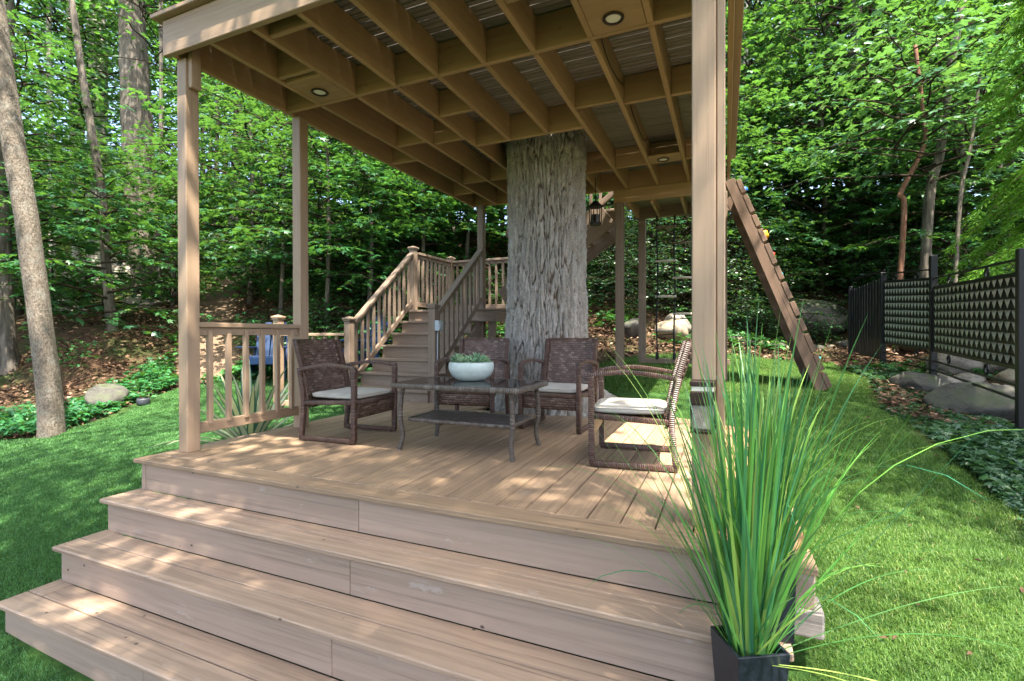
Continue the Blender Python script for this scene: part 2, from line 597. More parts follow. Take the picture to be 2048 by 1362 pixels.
M['maple'] = mat_leaf('maple_leaf', (.011, .070, .025), (.036, .145, .040), (.15, .26, .025), .10, .40, .34)
M['canopy'] = mat_leaf('canopy_leaf', (.014, .076, .023), (.048, .158, .038), (.18, .27, .03), .12, .45, .42)
M['shrub'] = mat_leaf('shrub_leaf', (.012, .055, .020), (.030, .105, .030), (.12, .20, .03), .06, .34, .25)
M['sass'] = mat_leaf('lobed_leaf', (.028, .098, .046), (.064, .180, .066), (.24, .30, .04), .18, .36, .34)
M['cedar'] = mat_leaf('cedar_spray', (.045, .165, .018), (.11, .29, .03), (.22, .36, .04), .12, .5, .3, .25)
M['cover'] = mat_leaf('ground_cover_leaf', (.016, .095, .024), (.046, .180, .036), (.13, .22, .03), .08, .42, .28)
M['ivy'] = mat_leaf('ivy_leaf', (.018, .052, .022), (.038, .090, .034), (.12, .17, .04), .06, .35, .2)
M['turf'] = mat_leaf('turf_blade', (.048, .128, .042), (.112, .235, .072), (.23, .33, .11), .20, .5, .3, .3, 0)
M['lawn'] = mat_leaf('lawn_blade', (.050, .108, .022), (.135, .210, .040), (.36, .33, .12), .34, .5, .3, .3, 0)
M['blade'] = mat_leaf('grass_blade_green', (.030, .190, .095), (.25, .50, .09), (.52, .60, .16), .40, .33, .36, .5, .38)
M['succ'] = mat_leaf('succulent_leaf', (.16, .32, .17), (.36, .52, .28), (.48, .60, .22), .3, .45, .15, .4, .15)
M['yucca'] = None


def mat_yucca():
    n = N('variegated_blade'); v = n.attr('wv')                # -1 .. 1 across the blade
    e = n.mapr(n.math('ABSOLUTE', v), .55, .65)
    oi = n.new('ObjectInfo').outputs['Random']
    cen = n.mix(oi, (.58, .58, .28), (.66, .64, .42))
    edge = n.mix(oi, (.05, .15, .09), (.09, .20, .14))
    c = n.mix(e, cen, edge)
    p = n.bsdf(c, .42, .4)
    tr = n.new('BsdfTranslucent'); n.link(c, tr.inputs[0])
    mx = n.new('MixShader'); mx.inputs[0].default_value = .2
    n.link(p, mx.inputs[1]); n.link(tr.outputs[0], mx.inputs[2])
    return n.done(mx.outputs[0])


M['yucca'] = mat_yucca()
def mat_oak():
    n = N('furrowed_bark'); v = n.obj_vec(False)
    rg = n.attr('ridge')
    a = n.noise(n.scale(v, (14, 14, 5)), 1.0, 6, .65); b = n.noise(v, 60, 5, .7); c = n.noise(v, 2.2, 4, .6)
    plate = n.mix(n.mapr(a, .35, .65), (.25, .228, .20), (.42, .39, .355))
    plate = n.mix(n.math('MULTIPLY', n.mapr(c, .5, .7), .4), plate, (.33, .345, .31))
    plate = n.mix(n.math('MULTIPLY', n.mapr(b, .50, .66), .5), plate, (.19, .155, .125))
    col = n.mix(n.mapr(rg, .10, .45), (.115, .088, .068), plate)
    return n.done(n.bsdf(col, .92, .15, n.bump(n.math('ADD', a, n.math('MULTIPLY', b, .6)), .9, .02)))


M['bark_oak'] = mat_oak()
M['bark_grey'] = mat_bark('grey_bark', (.085, .07, .055), (.25, .21, .17), 46, 30, 1.0, .25)
M['bark_dark'] = mat_bark('dark_bark', (.055, .046, .036), (.20, .17, .14), 16, 2.2, 1.0, .10)
M['bark_pale'] = mat_bark('pale_bark', (.33, .30, .25), (.5, .46, .40), 20, 6, .5, .4)
M['twig'] = mat_plain('dark_twig_bark', (.035, .026, .018), .9, .1, 0, .3, 60, .2)
M['bark_red'] = mat_bark('reddish_bark', (.13, .06, .035), (.23, .12, .08), 40, 10, .6, .1)


def mat_rock(name, c1, c2, moss=.0):
    n = N(name); v = n.obj_vec()
    a = n.noise(v, 3.5, 8, .65); b = n.noise(v, 38, 5, .7)
    c = n.mix(n.mapr(a, .35, .65), c1, c2)
    c = n.mix(n.math('MULTIPLY', n.mapr(b, .5, .75), .5), c, tuple(min(1, x * 1.7) for x in c2))
    c = n.mix(n.math('MULTIPLY', n.mapr(b, .2, .4, 1, 0), .5), c, tuple(x * .45 for x in c1))
    if moss:
        g = n.new('NewGeometry'); sp = n.new('SeparateXYZ'); n.link(g.outputs['Normal'], sp.inputs[0])
        mm = n.math('MULTIPLY', n.mapr(a, .48, .58), n.mapr(sp.outputs[2], .2, .8))
        c = n.mix(n.math('MULTIPLY', mm, moss), c, (.05, .075, .025))
    return n.done(n.bsdf(c, .88, .2, n.bump(n.math('ADD', a, n.math('MULTIPLY', b, .25)), .6, .03)))


M['rock'] = mat_rock('grey_fieldstone', (.035, .035, .031), (.12, .113, .096), .7)
M['rockpale'] = mat_rock('pale_fieldstone', (.17, .15, .125), (.36, .32, .27), .3)
M['rocktan'] = mat_rock('tan_fieldstone', (.25, .20, .14), (.40, .33, .24), .3)
M['pebble'] = mat_rock('pebbled_concrete', (.25, .22, .18), (.40, .36, .30), 0)
M['litter'] = None


def mat_litter():
    n = N('dead_leaf'); t = n.attr('tint')
    c = n.mix(n.mapr(t, 0, 1), (.055, .030, .018), (.20, .115, .07))
    c = n.mix(n.mapr(t, .88, .9), c, (.34, .22, .15))
    return n.done(n.bsdf(c, .8, .2))


M['litter'] = mat_litter()


def mat_ground():
    n = N('ground_soil'); p = n.geo_pos()
    a = n.noise(p, 1.1, 6, .6); b = n.noise(p, 22, 6, .7); c = n.noise(p, 140, 3, .6)
    lawn = n.attr('lawn'); path = n.attr('path'); far = n.attr('far')
    soil = n.mix(n.mapr(b, .3, .7), (.035, .021, .013), (.115, .068, .042))
    soil = n.mix(n.math('MULTIPLY', n.mapr(c, .62, .68), .6), soil, (.21, .13, .085))
    soil = n.mix(n.mapr(a, .42, .68), soil, n.mix(n.mapr(b, .3, .7), (.02, .04, .012), (.04, .075, .02)))
    soil = n.mix(far, soil, n.mix(n.mapr(b, .3, .7), (.05, .09, .016), (.13, .18, .03)))
    pth = n.mix(n.mapr(b, .3, .7), (.12, .083, .053), (.24, .17, .12))
    gr = n.mix(n.mapr(b, .35, .65), (.022, .060, .014), (.045, .10, .024))
    col = n.mix(path, soil, pth); col = n.mix(lawn, col, gr)
    return n.done(n.bsdf(col, .95, .1, n.bump(n.math('ADD', b, n.math('MULTIPLY', c, .4)), .7, .03)))


M['ground'] = mat_ground()

# ================================================================== TERRAIN
_cp = [(-3.7, 1.0, -.80), (-3.5, .2, -.82), (-5.5, 1.0, -.72), (-8, 0, -.75), (-4, -4, -.85), (2, -4, -.85), (0, -1, -.84), (0, .9, -.80), (.5, 1.0, -.62), (.5, 1.7, -.40),
       (.7, 2.5, -.24), (1.39, 3.32, -.25), (1.55, 4.03, -.12), (1.54, 4.69, 0), (1.47, 5.57, .05), (1.82, 7.71, .2), (1.85, 9.5, .33), (.9, 6, .22),
       (.22, 9.1, .42), (-.3, 6.3, .22), (-1.1, 7.2, .38), (-1.25, 6.4, .30), (-1.6, 6.84, .36), (.45, 4.0, -.08), (3, 1.5, -.42), (5, 0, -.6),
       (-3.8, 3.1, -.25), (-4.3, 3.1, -.24), (-5, 2.2, -.45), (-8.06, 2.99, -.47), (-7.6, 3.2, -.40), (-7.74, 3.76, -.33), (-7.9, 4.4, -.15), (-8.2, 5.15, 0.0), (-7.1, 5.5, .05),
       (-6.5, 5.45, -.12), (-5.2, 4.5, -.22), (-5, 5.8, -.12), (-3.3, 6.6, .2), (-4.6, 7.6, .45), (-3, 4.5, -.3), (-2, 3, -.5), (-1, 3, -.5), (-3, 3, -.5), (-1.8, 5, -.15),
       (-10.3, 5.36, .78), (-14.2, 8.55, 1.6), (-10.5, 7.45, 1.13), (-12.7, 9.2, 1.9), (-14.2, 10.76, 2.45), (-16.7, 9.1, 2.1), (-11.05, 4.25, .14), (-13, 5, 1.0), (-8.56, 6.1, .2),
       (-8.3, 8.4, 1.55), (-7.1, 8.9, 1.55), (-9.15, 11.3, 3.0), (-4, 9.5, 1.4), (-2.03, 8.93, .95), (-2.14, 9.43, 1.4), (-1.0, 8.6, .62), (2.0, 13.4, 1.75), (1.45, 12.1, .8), (4.1, 9.96, 1.0),
       (2.7, 8.26, .2), (2.3, 6.2, 0), (2.6, 4.8, -.02), (3.6, 6.5, .15), (6, 8, 1.1), (8, 4, .4), (9, 12, 2.6), (4, 16, 3.2), (-2, 13, 3.0), (-8, 16, 4.6), (-18, 15, 3.9), (-22, 8, 2.4), (-12, 1, -.5), (-20, 0, 0)]
for _k in range(14):                                       # the wooded hill further out
    _a = radians(-75 + 140 * _k / 13) - YAW
    for _r, _z in ((27, 6.6), (48, 10.5), (80, 13.0)):
        _f = 1.0 if -75 + 140 * _k / 13 < 40 else .8
        _cp.append((_r * sin(_a), _r * cos(_a), _z * _f * (.55 if _k < 2 else 1)))
_cp = np.array(_cp)
_phi = lambda r2: .5 * r2 * np.log(r2 + 1e-9)


def _tps():
    X = _cp[:, :2]; n = len(X)
    K = _phi(((X[:, None] - X[None]) ** 2).sum(-1)) + np.eye(n) * .12
    Pm = np.c_[np.ones(n), X]
    A = np.block([[K, Pm], [Pm.T, np.zeros((3, 3))]])
    return np.linalg.solve(A, np.r_[_cp[:, 2], 0, 0, 0])


_w = _tps()


def gz(x, y):
    x = np.asarray(x, float); y = np.asarray(y, float); sh = x.shape
    q = np.stack([x.ravel(), y.ravel()], -1)
    out = np.empty(len(q))
    for i in range(0, len(q), 20000):
        b = q[i:i + 20000]
        r2 = ((b[:, None] - _cp[None, :, :2]) ** 2).sum(-1)
        out[i:i + 20000] = _phi(r2) @ _w[:-3] + _w[-3] + b @ _w[-2:]
    return out.reshape(sh)


def inside(poly, x, y):
    x = np.asarray(x, float); y = np.asarray(y, float)
    r = np.zeros(x.shape, bool); n = len(poly)
    for i in range(n):
        x1, y1 = poly[i]; x2, y2 = poly[(i + 1) % n]
        if y1 == y2: continue
        c = ((y1 > y) != (y2 > y)) & (x < (x2 - x1) * (y - y1) / (y2 - y1) + x1)
        r ^= c
    return r


LAWN = [(-10.5, -5), (-9.0, 1.5), (-8.1, 2.95), (-7.45, 3.1), (-7.55, 3.75), (-7.75, 4.4), (-7.9, 5.1), (-7.0, 5.7), (-5.6, 6.3), (-3.9, 6.4), (-1.7, 6.9), (-1.0, 8.0), (.2, 9.2), (1.6, 9.5),
        (1.72, 7.7), (1.35, 5.6), (1.42, 4.7), (1.45, 4.0), (1.5, 3.3), (2.2, 2.0), (3.5, 0), (5, -5)]
PATH = [(-8.2, 5.6), (-8.9, 6.3), (-10.5, 7.45), (-12.7, 9.2), (-14.2, 10.76), (-17, 13)]


def seg_dist(poly, x, y, closed=False):
    d = np.full(np.shape(x), 1e9)
    n = len(poly)
    for i in range(n if closed else n - 1):
        a = np.array(poly[i]); b = np.array(poly[(i + 1) % n]); ab = b - a
        t = np.clip(((x - a[0]) * ab[0] + (y - a[1]) * ab[1]) / (ab @ ab), 0, 1)
        d = np.minimum(d, np.hypot(x - a[0] - t * ab[0], y - a[1] - t * ab[1]))
    return d


def make_ground():
    def axis(lo, hi, c0, c1, h):
        a = [c0]
        while a[-1] < c1: a.append(a[-1] + h)
        s = h
        while a[-1] < hi: s *= 1.16; a.append(a[-1] + s)
        s = h
        while a[0] > lo: s *= 1.16; a.insert(0, a[0] - s)
        return np.array(a)
    xs = axis(-130, 130, -13, 4, .13); ys = axis(-40, 170, -1, 12, .13)
    X, Y = np.meshgrid(xs, ys)
    Z = gz(X, Y)
    inl = inside(LAWN, X, Y); dl = seg_dist(LAWN, X, Y, True)
    sd = np.where(inl, dl, -dl) + (fbm(X * 1.5, Y * 1.5, seed=3) - .5) * .35
    lawn = np.clip(sd / .2 + .5, 0, 1)
    dp = seg_dist(PATH, X, Y) + (fbm(X * 1.2, Y * 1.2, seed=9) - .5) * .5
    path = np.clip((.55 - dp) / .25, 0, 1)
    R = np.hypot(X, Y)
    far = np.clip((R - 17) / 8, 0, 1)
    amp = np.clip((R - 6) / 10, 0, 1) * (1 - lawn)
    Z = Z + (fbm(X * .8, Y * .8, seed=5) - .5) * (.12 + .5 * amp) * (1 - lawn * .9)
    nx = len(xs); ny = len(ys)
    i = np.arange(ny - 1)[:, None] * nx; j = np.arange(nx - 1)[None]
    Q = np.stack([i + j, i + j + 1, i + nx + j + 1, i + nx + j], -1).reshape(-1, 4)
    me = np_mesh('ground', np.stack([X, Y, Z], -1).reshape(-1, 3), [Q], M['ground'], True, {'lawn': lawn.ravel(), 'path': path.ravel(), 'far': far.ravel()})
    tag(obj('ground', me), 'lawn and leaf-strewn wooded slope rising behind the deck', 'ground', kind='structure')


make_ground()

# ================================================================== DECK
XL, XR, YF, YIN, YB = -3.508, .288, 1.937, 2.083, 5.72
PITCH_B, X0 = .144, -1.5626
deck = thing('deck', 'tan composite board deck with a framed edge under the treehouse', 'deck', (-1.6, 3.8, 0))
BH = .026


def deck_board(xa, xb, ya, yb, mat=None, z=-.013, parent=None, name='deck_board'):
    """flat board; long side becomes local X"""
    mat = mat or M['deck']
    p = parent or deck
    if yb - ya > xb - xa: return board(name, ((xa + xb) / 2, ya, z), ((xa + xb) / 2, yb, z), xb - xa, BH, mat, p, r=.003)
    return board(name, (xa, (ya + yb) / 2, z), (xb, (ya + yb) / 2, z), yb - ya, BH, mat, p, r=.003)


k = -14
while True:
    a = X0 + k * PITCH_B + .003; b = a + PITCH_B - .006
    if k == 10: break
    if b < XL + .15: k += 1; continue
    a = max(a, XL + .146)
    ye = YB - (.0 if k % 3 else .012)
    xm = (a + b) / 2
    if -2.45 < xm < -1.12: ye = 4.62 + .02 * sin(k * 2.1)
    elif -1.12 <= xm < -.6: ye = 5.25
    deck_board(a, b, YIN + .003, ye)
    k += 1
xb0 = X0 + 10 * PITCH_B + .004
for i in range(3):
    w_ = (XR - xb0) / 3
    deck_board(xb0 + i * w_, xb0 + (i + 1) * w_ - .004, YIN + .003, YB - .02 * i, M['border'])
deck_board(XL, XL + .141, YIN + .002, YB)
deck_board(XL, XR, YF, YIN - .003)                                     # front nosing board
# skirts round the deck
for n_, p0, p1, h in (('skirt_board', (XL + .045, YF + .06, -.11), (XL + .045, YB, -.11), .16), ('skirt_board', (XR - .03, YF + .06, -.10), (XR - .03, YB, -.10), .14)):
    board(n_, p0, p1, .025, h, M['riser'], deck)
board('skirt_board', (XL + .1, YB - .04, -.11), (XR - .06, YB - .04, -.11), .025, .16, M['riser'], deck)

# steps down from the deck
steps = thing('front_steps', 'three wide tan wooden steps leading up to the deck', 'steps', (-1.6, 1.6, -.8))
XS0, XS1 = -3.482, .175
levels = [(0.0, YF), (-.1997, 1.7446), (-.3994, 1.5134), (-.599, 1.274), (-.80, None)]
RS = [-.55 + .31, -1.27, -1.53, -.95]


def riser(xa, xb, y, z0, z1, joints):
    xs = [xa] + joints + [xb]
    for a, b in zip(xs[:-1], xs[1:]):
        board('riser_board', (a + .0015, y, (z0 + z1) / 2), (b - .0015, y, (z0 + z1) / 2), .022, z1 - z0, M['riser'], steps, r=.002)


joints = [[-1.70], [-1.585], [-1.475], [-2.3]]
for i in range(1, 4):
    z, yf = levels[i]; yb = levels[i - 1][1] + .03
    zc = z - .013
    # front board, back board and a return board at the left end
    wf = .135
    board('tread_board', (XS0 - .02, yf + wf / 2, zc), (XS1 + .02, yf + wf / 2, zc), wf, BH, M['step'], steps, r=.006)
    board('tread_board', (XS0 + .122, (yf + wf + .004 + yb) / 2, zc - .001), (XS1 + .01, (yf + wf + .004 + yb) / 2, zc - .001), yb - yf - wf - .004, BH, M['step'], steps, r=.003)
    board('tread_board', (XS0 + .05, yf + wf + .003, zc - .0005), (XS0 + .05, yb + .012, zc - .0005), .138, BH, M['step'], steps, r=.003)
for i in range(4):
    z1 = levels[i][0] - .0265; z0 = levels[i + 1][0] + .001 if i < 3 else -.86
    y = levels[i][1] + .03 + .011
    riser(XS0 + .012 + (.0 if i else .042), XS1, y, z0, z1, joints[i])
    if i == 0: board('end_board', (XS0 + .03, y, z0), (XS0 + .03, y, z1), .022, .04, M['riser'], steps, up=(1, 0, 0), r=.002)
    yb_ = levels[i - 1][1] + .04 if i else YIN + .2
    for xe in (XS0 + .012, XS1 - .012):
        board('side_board', (xe, y + .013, (z0 + z1) / 2), (xe, yb_ + .03, (z0 + z1) / 2), .022, z1 - z0 - .004, M['riser'], steps, r=.002)
# fascia, old timber and skirt to the right of the steps
board('end_fascia', (XS1 + .004, YF + .045, -.093), (XR - .004, YF + .045, -.093), .022, .13, M['riser'], deck)
tag(board('timber_block', (XS1 + .006, YF + .085, -.205), (XR + .022, YF + .085, -.205), .13, .095, M['old'], None, r=.008),
    'short grey weathered timber under the right front corner of the deck', 'timber')

# ================================================================== PAVILION (the treehouse platform on posts)
pav = thing('pavilion', 'tan timber treehouse platform on square posts above the deck', 'treehouse', (-1.7, 4.2, 0))
ZB, JH = 2.66, .235
P = M['paint']; J = M['joist']
PX0, PX1, PW = -3.416, -.13, .092
PY1, PY2, PY3 = 2.168, 3.134, 6.28
for x, y, z0, nm in ((PX0, PY1, .0, 0), (PX0, PY2, .0, 0), (PX1, PY1, .0, 0)):
    post_z('post', x + PW / 2, y + PW / 2, z0, ZB, PW, PW, P, pav)
post_z('sister_post', PX1 + PW + .0185, PY1 + PW / 2 + .006, 0, ZB + .02, .034, PW - .01, P, pav)
post_z('cleat', PX0 + PW + .020, PY1 + PW / 2 + .004, 2.46, 2.88, .036, .07, P, pav)
post_z('post', -3.225, PY3 + .05, .1, ZB, PW, PW, M['stair'], pav)
# fascia and cap along the front
FX0, FX1, FY = -3.452, .02, 2.10
board('fascia', (FX0, FY + .02, ZB + .117), (FX1, FY + .02, ZB + .117), .04, .235, P, pav)
board('fascia', (FX0 - .022, FY + .03, ZB + .145), (FX0 - .022, 6.45, ZB + .145), .04, .18, P, pav)
board('cap_board', (FX0 - .06, FY + .03, ZB + .252), (FX1 + .08, FY + .03, ZB + .252), .15, .03, P, pav)
board('cap_board', (FX1 + .045, FY + .11, ZB + .252), (FX1 + .045, 6.5, ZB + .252), .08, .03, P, pav)
board('cap_board', (FX0 - .03, FY + .11, ZB + .252), (FX0 - .03, 6.5, ZB + .252), .10, .03, P, pav)
# joists
JX = [-3.41, -3.045, -2.675, -2.30, -1.93, -1.545, -1.185, -.80, -.435, -.075]
JW = .038
for i, x in enumerate(JX):
    xm = x + JW / 2
    if i in (4, 5): segs = [(FY + .042, 4.325), (5.62, 6.40)]
    else: segs = [(FY + .042, 6.40)]
    # the main cross beam carries the joists, so each bay ends against it
    for a, b in segs:
        cuts = [(a, 3.045), (3.085, b)] if a < 3 else [(a, b)]
        for q0, q1 in cuts: board('joist', (xm, q0, ZB + JH / 2), (xm, q1, ZB + JH / 2), JW, JH - .002, J, pav)
board('rim_joist', (-3.43, 6.42, ZB + JH / 2), (-.03, 6.42, ZB + JH / 2), .038, JH, J, pav)
for x in (-.022, .028): board('rim_joist', (x, FY + .05, ZB + JH / 2 - .01), (x, 6.5, ZB + JH / 2 - .01), .034, JH, J, pav)
board('beam', (-3.43, 3.065, ZB + JH / 2 - .001), (-.03, 3.065, ZB + JH / 2 - .001), .036, JH - .004, J, pav)
board('header', (-2.262, 4.345, ZB + JH / 2), (-1.187, 4.345, ZB + JH / 2), .038, JH, J, pav)
board('header', (-2.262, 5.60, ZB + JH / 2), (-1.187, 5.60, ZB + JH / 2), .038, JH, J, pav)
for i, y in ((0, 4.48), (1, 4.08), (2, 4.165), (3, 3.66), (6, 3.985), (7, 4.065), (8, 4.07), (0, 5.8), (1, 5.415), (2, 5.43), (6, 5.60), (7, 5.595), (8, 5.60)):
    board('blocking', (JX[i] + JW + .001, y, ZB + JH / 2 + .004), (JX[i + 1] - .001, y, ZB + JH / 2 + .004), .036, JH - .016, J, pav)
for i, y in ((1, 2.55), (2, 2.16), (6, 2.45)):
    board('blocking', (JX[i] + JW + .001, y + .1, ZB + JH / 2 + .004), (JX[i + 1] - .001, y + .1, ZB + JH / 2 + .004), .036, JH - .016, J, pav)
# little boxes that carry the recessed lights
for i, y0, y1, lx, ly in ((1, 2.70, 3.044, -2.86, 2.89), (7, 2.62, 3.044, -.61, 2.91), (7, 5.50, 5.58, -.615, 5.50)):
    xa, xb = JX[i] + JW + .002, JX[i + 1] - .002
    ya = y0; yb = y1
    if i == 7 and y0 > 5: ya, yb = 5.36, 5.576
    board('light_box', (xa, (ya + yb) / 2, ZB + .012), (xb, (ya + yb) / 2, ZB + .012), yb - ya, .02, J, pav)
    if y0 < 5: board('blocking', (xa, ya + .01, ZB + .124), (xb, ya + .01, ZB + .124), .02, .203, J, pav)
    ly = (ya + yb) / 2 if y0 > 5 else ly
    ring = MB(); V, Q = lathe_vf([(.043, .004), (.060, 0), (.064, -.004), (.060, -.008), (.046, -.007), (.043, .004)], 28); ring.add(V, Q)
    rg = ring.obj('downlight', M['trim'], pav, Matrix.Translation((lx, ly, ZB - .001)), True)
    le = MB(); V, Q = lathe_vf([(.0435, -.001), (.03, -.003), (0.0005, -.004)], 24); le.add(V, Q)
    le.obj('lens', M['lens'], rg, Matrix.Translation((lx, ly, ZB - .001)), True)


# ceiling: the ribbed underside of the boards above
def ribbed_plank(L, wd, nrib=3):
    prof = []
    for i in range(nrib):
        a = -wd / 2 + wd * i / nrib; b = a + wd / nrib
        prof += [(a + .003, .0), (b - .010, .0), (b - .007, .007), (b - .001, .007)]
    prof += [(wd / 2 - .0008, .007), (wd / 2 - .0008, .024), (-wd / 2 + .0008, .024), (-wd / 2 + .0008, .007)]
    n = len(prof)
    V = [(-L / 2, y, z) for y, z in prof] + [(L / 2, y, z) for y, z in prof]
    Q = [[i, (i + 1) % n, n + (i + 1) % n, n + i] for i in range(n)]
    return np_mesh('plank', V, [np.array(Q)], M['ceil'])


_pl = ribbed_plank(3.40, .141)
y = 2.16
while y < 6.4:
    z = ZB + JH + .003
    gap = .418 ** 2 - (abs(y - 5.06) + .045) ** 2
    if gap > 0:
        gap = sqrt(gap); La = 3.43 - 1.80 - gap; Lb = 1.80 - gap - .03
        obj('ceiling_plank', ribbed_plank(La, .141), pav, Matrix.Translation((-3.43 + La / 2, y, z))); obj('ceiling_plank', ribbed_plank(Lb, .141), pav, Matrix.Translation((-.03 - Lb / 2, y, z)))
    else: obj('ceiling_plank', _pl, pav, Matrix.Translation((-1.73, y, z)))
    y += .1445
tube('cable', smooth_path([(-.745, 3.09, 2.75), (-.752, 3.4, 2.70), (-.757, 3.75, 2.735), (-.757, 4.0, 2.80)], 5), .004, M['trim'], pav, 5)
tube('cable', smooth_path([(-.757, 4.12, 2.80), (-.752, 4.6, 2.72), (-.757, 5.1, 2.75), (-.757, 5.3, 2.85)], 5), .004, M['trim'], pav, 5)
# stub of the guard rail above the fascia
for x in (-3.15, -1.7, -.1): post_z('guard_post', x, FY + .06, ZB + .268, ZB + 1.2, .089, .089, P, pav)
board('guard_rail', (-3.2, FY + .06, ZB + 1.21), (-.05, FY + .06, ZB + 1.21), .14, .035, P, pav)
board('guard_rail', (-3.1, FY + .06, ZB + .36), (-.15, FY + .06, ZB + .36), .038, .07, P, pav)

# ---- left railing between the two left posts
rail = thing('deck_railing', 'short tan railing of six balusters between the left posts', 'railing', (PX0 + .05, 2.7, 0))
xr = PX0 + PW / 2
board('top_rail', (xr, PY1 + PW, .868), (xr, PY2 - .0, .868), .092, .034, P, rail)
board('sub_rail', (xr, PY1 + PW, .822), (xr, PY2, .822), .034, .055, P, rail)
board('bottom_rail', (xr, PY1 + PW, .150), (xr, PY2, .150), .036, .075, P, rail)
for i in range(6):
    yb = PY1 + PW + (PY2 - PY1 - PW) * (i + .62) / 6.1
    post_z('baluster', xr + .014, yb, .17, .835, .034, .034, P, rail, .003)

# ---- rear platform with its two posts
rear = thing('rear_platform', 'small timber landing on two slim posts behind the right of the deck', 'platform', (-.9, 6.9, .35))
ZR = 2.489
board('beam', (-1.335, 6.40, ZR + .085), (.0, 6.40, ZR + .085), .045, .17, J, rear)
post_z('post', -1.258, 6.40, .2, ZR - .001, .10, .10, M['stair'], rear); post_z('post', -1.10, 7.22, .25, ZR + .05, .095, .095, M['stair'], rear)
post_z('post', -.03, 6.42, .1, ZR - .001, .09, .09, M['stair'], rear)
post_z('corner_trim', -1.30, 6.372, ZR - .12, ZR, .05, .02, J, rear)
for x in (-1.15, -.86, -.50, -.12): board('joist', (x, 6.43, ZR + .03), (x, 7.16, ZR + .03), .036, .14, J, rear)
board('rim_joist', (-1.2, 7.2, ZR + .03), (.05, 7.2, ZR + .03), .05, .16, M['stair'], rear)
y = 6.47
while y < 7.25:
    board('floor_board', (-1.3, y, ZR + .115), (.06, y, ZR + .115), .137, .025, M['ceil'], rear); y += .143
board('sill', (-1.15, 7.22, .42), (.05, 7.22, .42), .06, .07, M['stair'], rear)

# ---- climbing net of ropes and rungs
net = thing('rope_ladder', 'dark rope climbing ladder with pale wooden rungs under the rear platform', 'rope ladder', (-.66, 7.17, .42))
RX = (-.886, -.655, -.425)
for i, x in enumerate(RX):
    pts = smooth_path([(x + .008 * sin(z * 5 + i), 7.165 + .01 * cos(z * 3 + i), z) for z in np.linspace(2.45, .44, 7)], 5)
    tube('rope', pts, .011, M['rope'], net, 6)
    mb = MB(); V, Q = pillow_vf(.024, .024, .05, .8, 12, 8); mb.add(V, Q); mb.obj('knot', M['rope'], net, Matrix.Translation((x, 7.165, .49)), True)
for j, (py, a) in enumerate(((466, 0), (498, 1), (530, 0), (563, 1), (597, 0), (630, 1), (661, 0))):
    z = at(1335, py, 7.3).z
    tube('rung', [(RX[a] - .025, 7.165, z), (RX[a + 1] + .025, 7.165, z - .006)], .017, M['rung'] if j > 1 else M['stair'], net, 8)
for j, z in enumerate((.78, 1.0, 1.23, 1.45)):
    tube('rope', [(RX[j % 2], 7.165, z), (RX[j % 2 + 1], 7.165, z + .02)], .008, M['rope'], net, 5)

# ---- climbing ramp at the right rear corner
ramp = thing('climbing_ramp', 'steep brown timber climbing ramp of spaced planks leaning off the right corner', 'climbing ramp', (.5, 6.3, .25))
A0, A1 = Vector((.035, 5.98, 2.50)), Vector((.915, 5.98, .20))
dr = (A1 - A0).normalized(); nr = Vector((-dr.z, 0, dr.x)); nr = nr if nr.x > 0 else -nr
for y in (5.98, 6.72): board('stringer', (A0.x, y, A0.z), (A1.x, y, A1.z), .04, .105, M['ramp'], ramp, up=nr)
s = .04; kk = 0
HOLD = {0: 'hold_blue', 3: 'hold_yellow', 4: 'hold_red', 5: 'hold_teal', 8: 'hold_blue', 10: 'hold_teal'}
L_ = (A1 - A0).length
while s < L_ - .12:
    ln = (.155, .205, .135, .145, .23, .15, .19, .16, .14, .20, .17, .15, .16, .18)[kk % 14]
    c = A0 + dr * (s + ln / 2) + nr * (.0525 + .026)
    board('plank', (c.x, 5.955, c.z), (c.x, 6.745, c.z), ln, .05, M['ramp'], ramp, up=nr)
    if kk in HOLD:
        mb = MB(); V, Q = pillow_vf(.042, .03, .026, .7, 14, 9); V = V + .006 * np.sin(V[:, [1, 2, 0]] * 90); mb.add(V, Q)
        h = c + nr * .036
        mb.obj('climbing_hold', M[HOLD[kk]], ramp, Matrix.Translation((h.x, (6.02 if kk == 3 else 6.16 + .1 * (kk % 3)), h.z)) @ Matrix.Rotation(.5 * kk, 4, 'Y'), True)
    s += ln + .034; kk += 1

# ================================================================== REAR STAIRCASE
stair = thing('staircase', 'tan wooden staircase with turned landing climbing behind the deck', 'staircase', (-3.8, 5.2, 0))
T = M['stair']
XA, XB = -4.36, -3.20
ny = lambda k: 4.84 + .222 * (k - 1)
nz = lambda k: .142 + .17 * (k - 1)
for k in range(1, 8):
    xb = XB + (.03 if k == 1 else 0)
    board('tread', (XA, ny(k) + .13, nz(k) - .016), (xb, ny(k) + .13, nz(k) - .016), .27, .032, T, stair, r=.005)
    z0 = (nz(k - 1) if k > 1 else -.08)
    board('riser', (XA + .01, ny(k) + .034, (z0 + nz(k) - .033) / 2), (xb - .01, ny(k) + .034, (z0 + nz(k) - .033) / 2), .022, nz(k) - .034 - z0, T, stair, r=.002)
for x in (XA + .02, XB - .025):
    board('stringer', (x, ny(1) + .16, -.06), (x, ny(7) + .1, nz(7) - .25), .038, .22, T, stair, up=(0, -.6, .8))


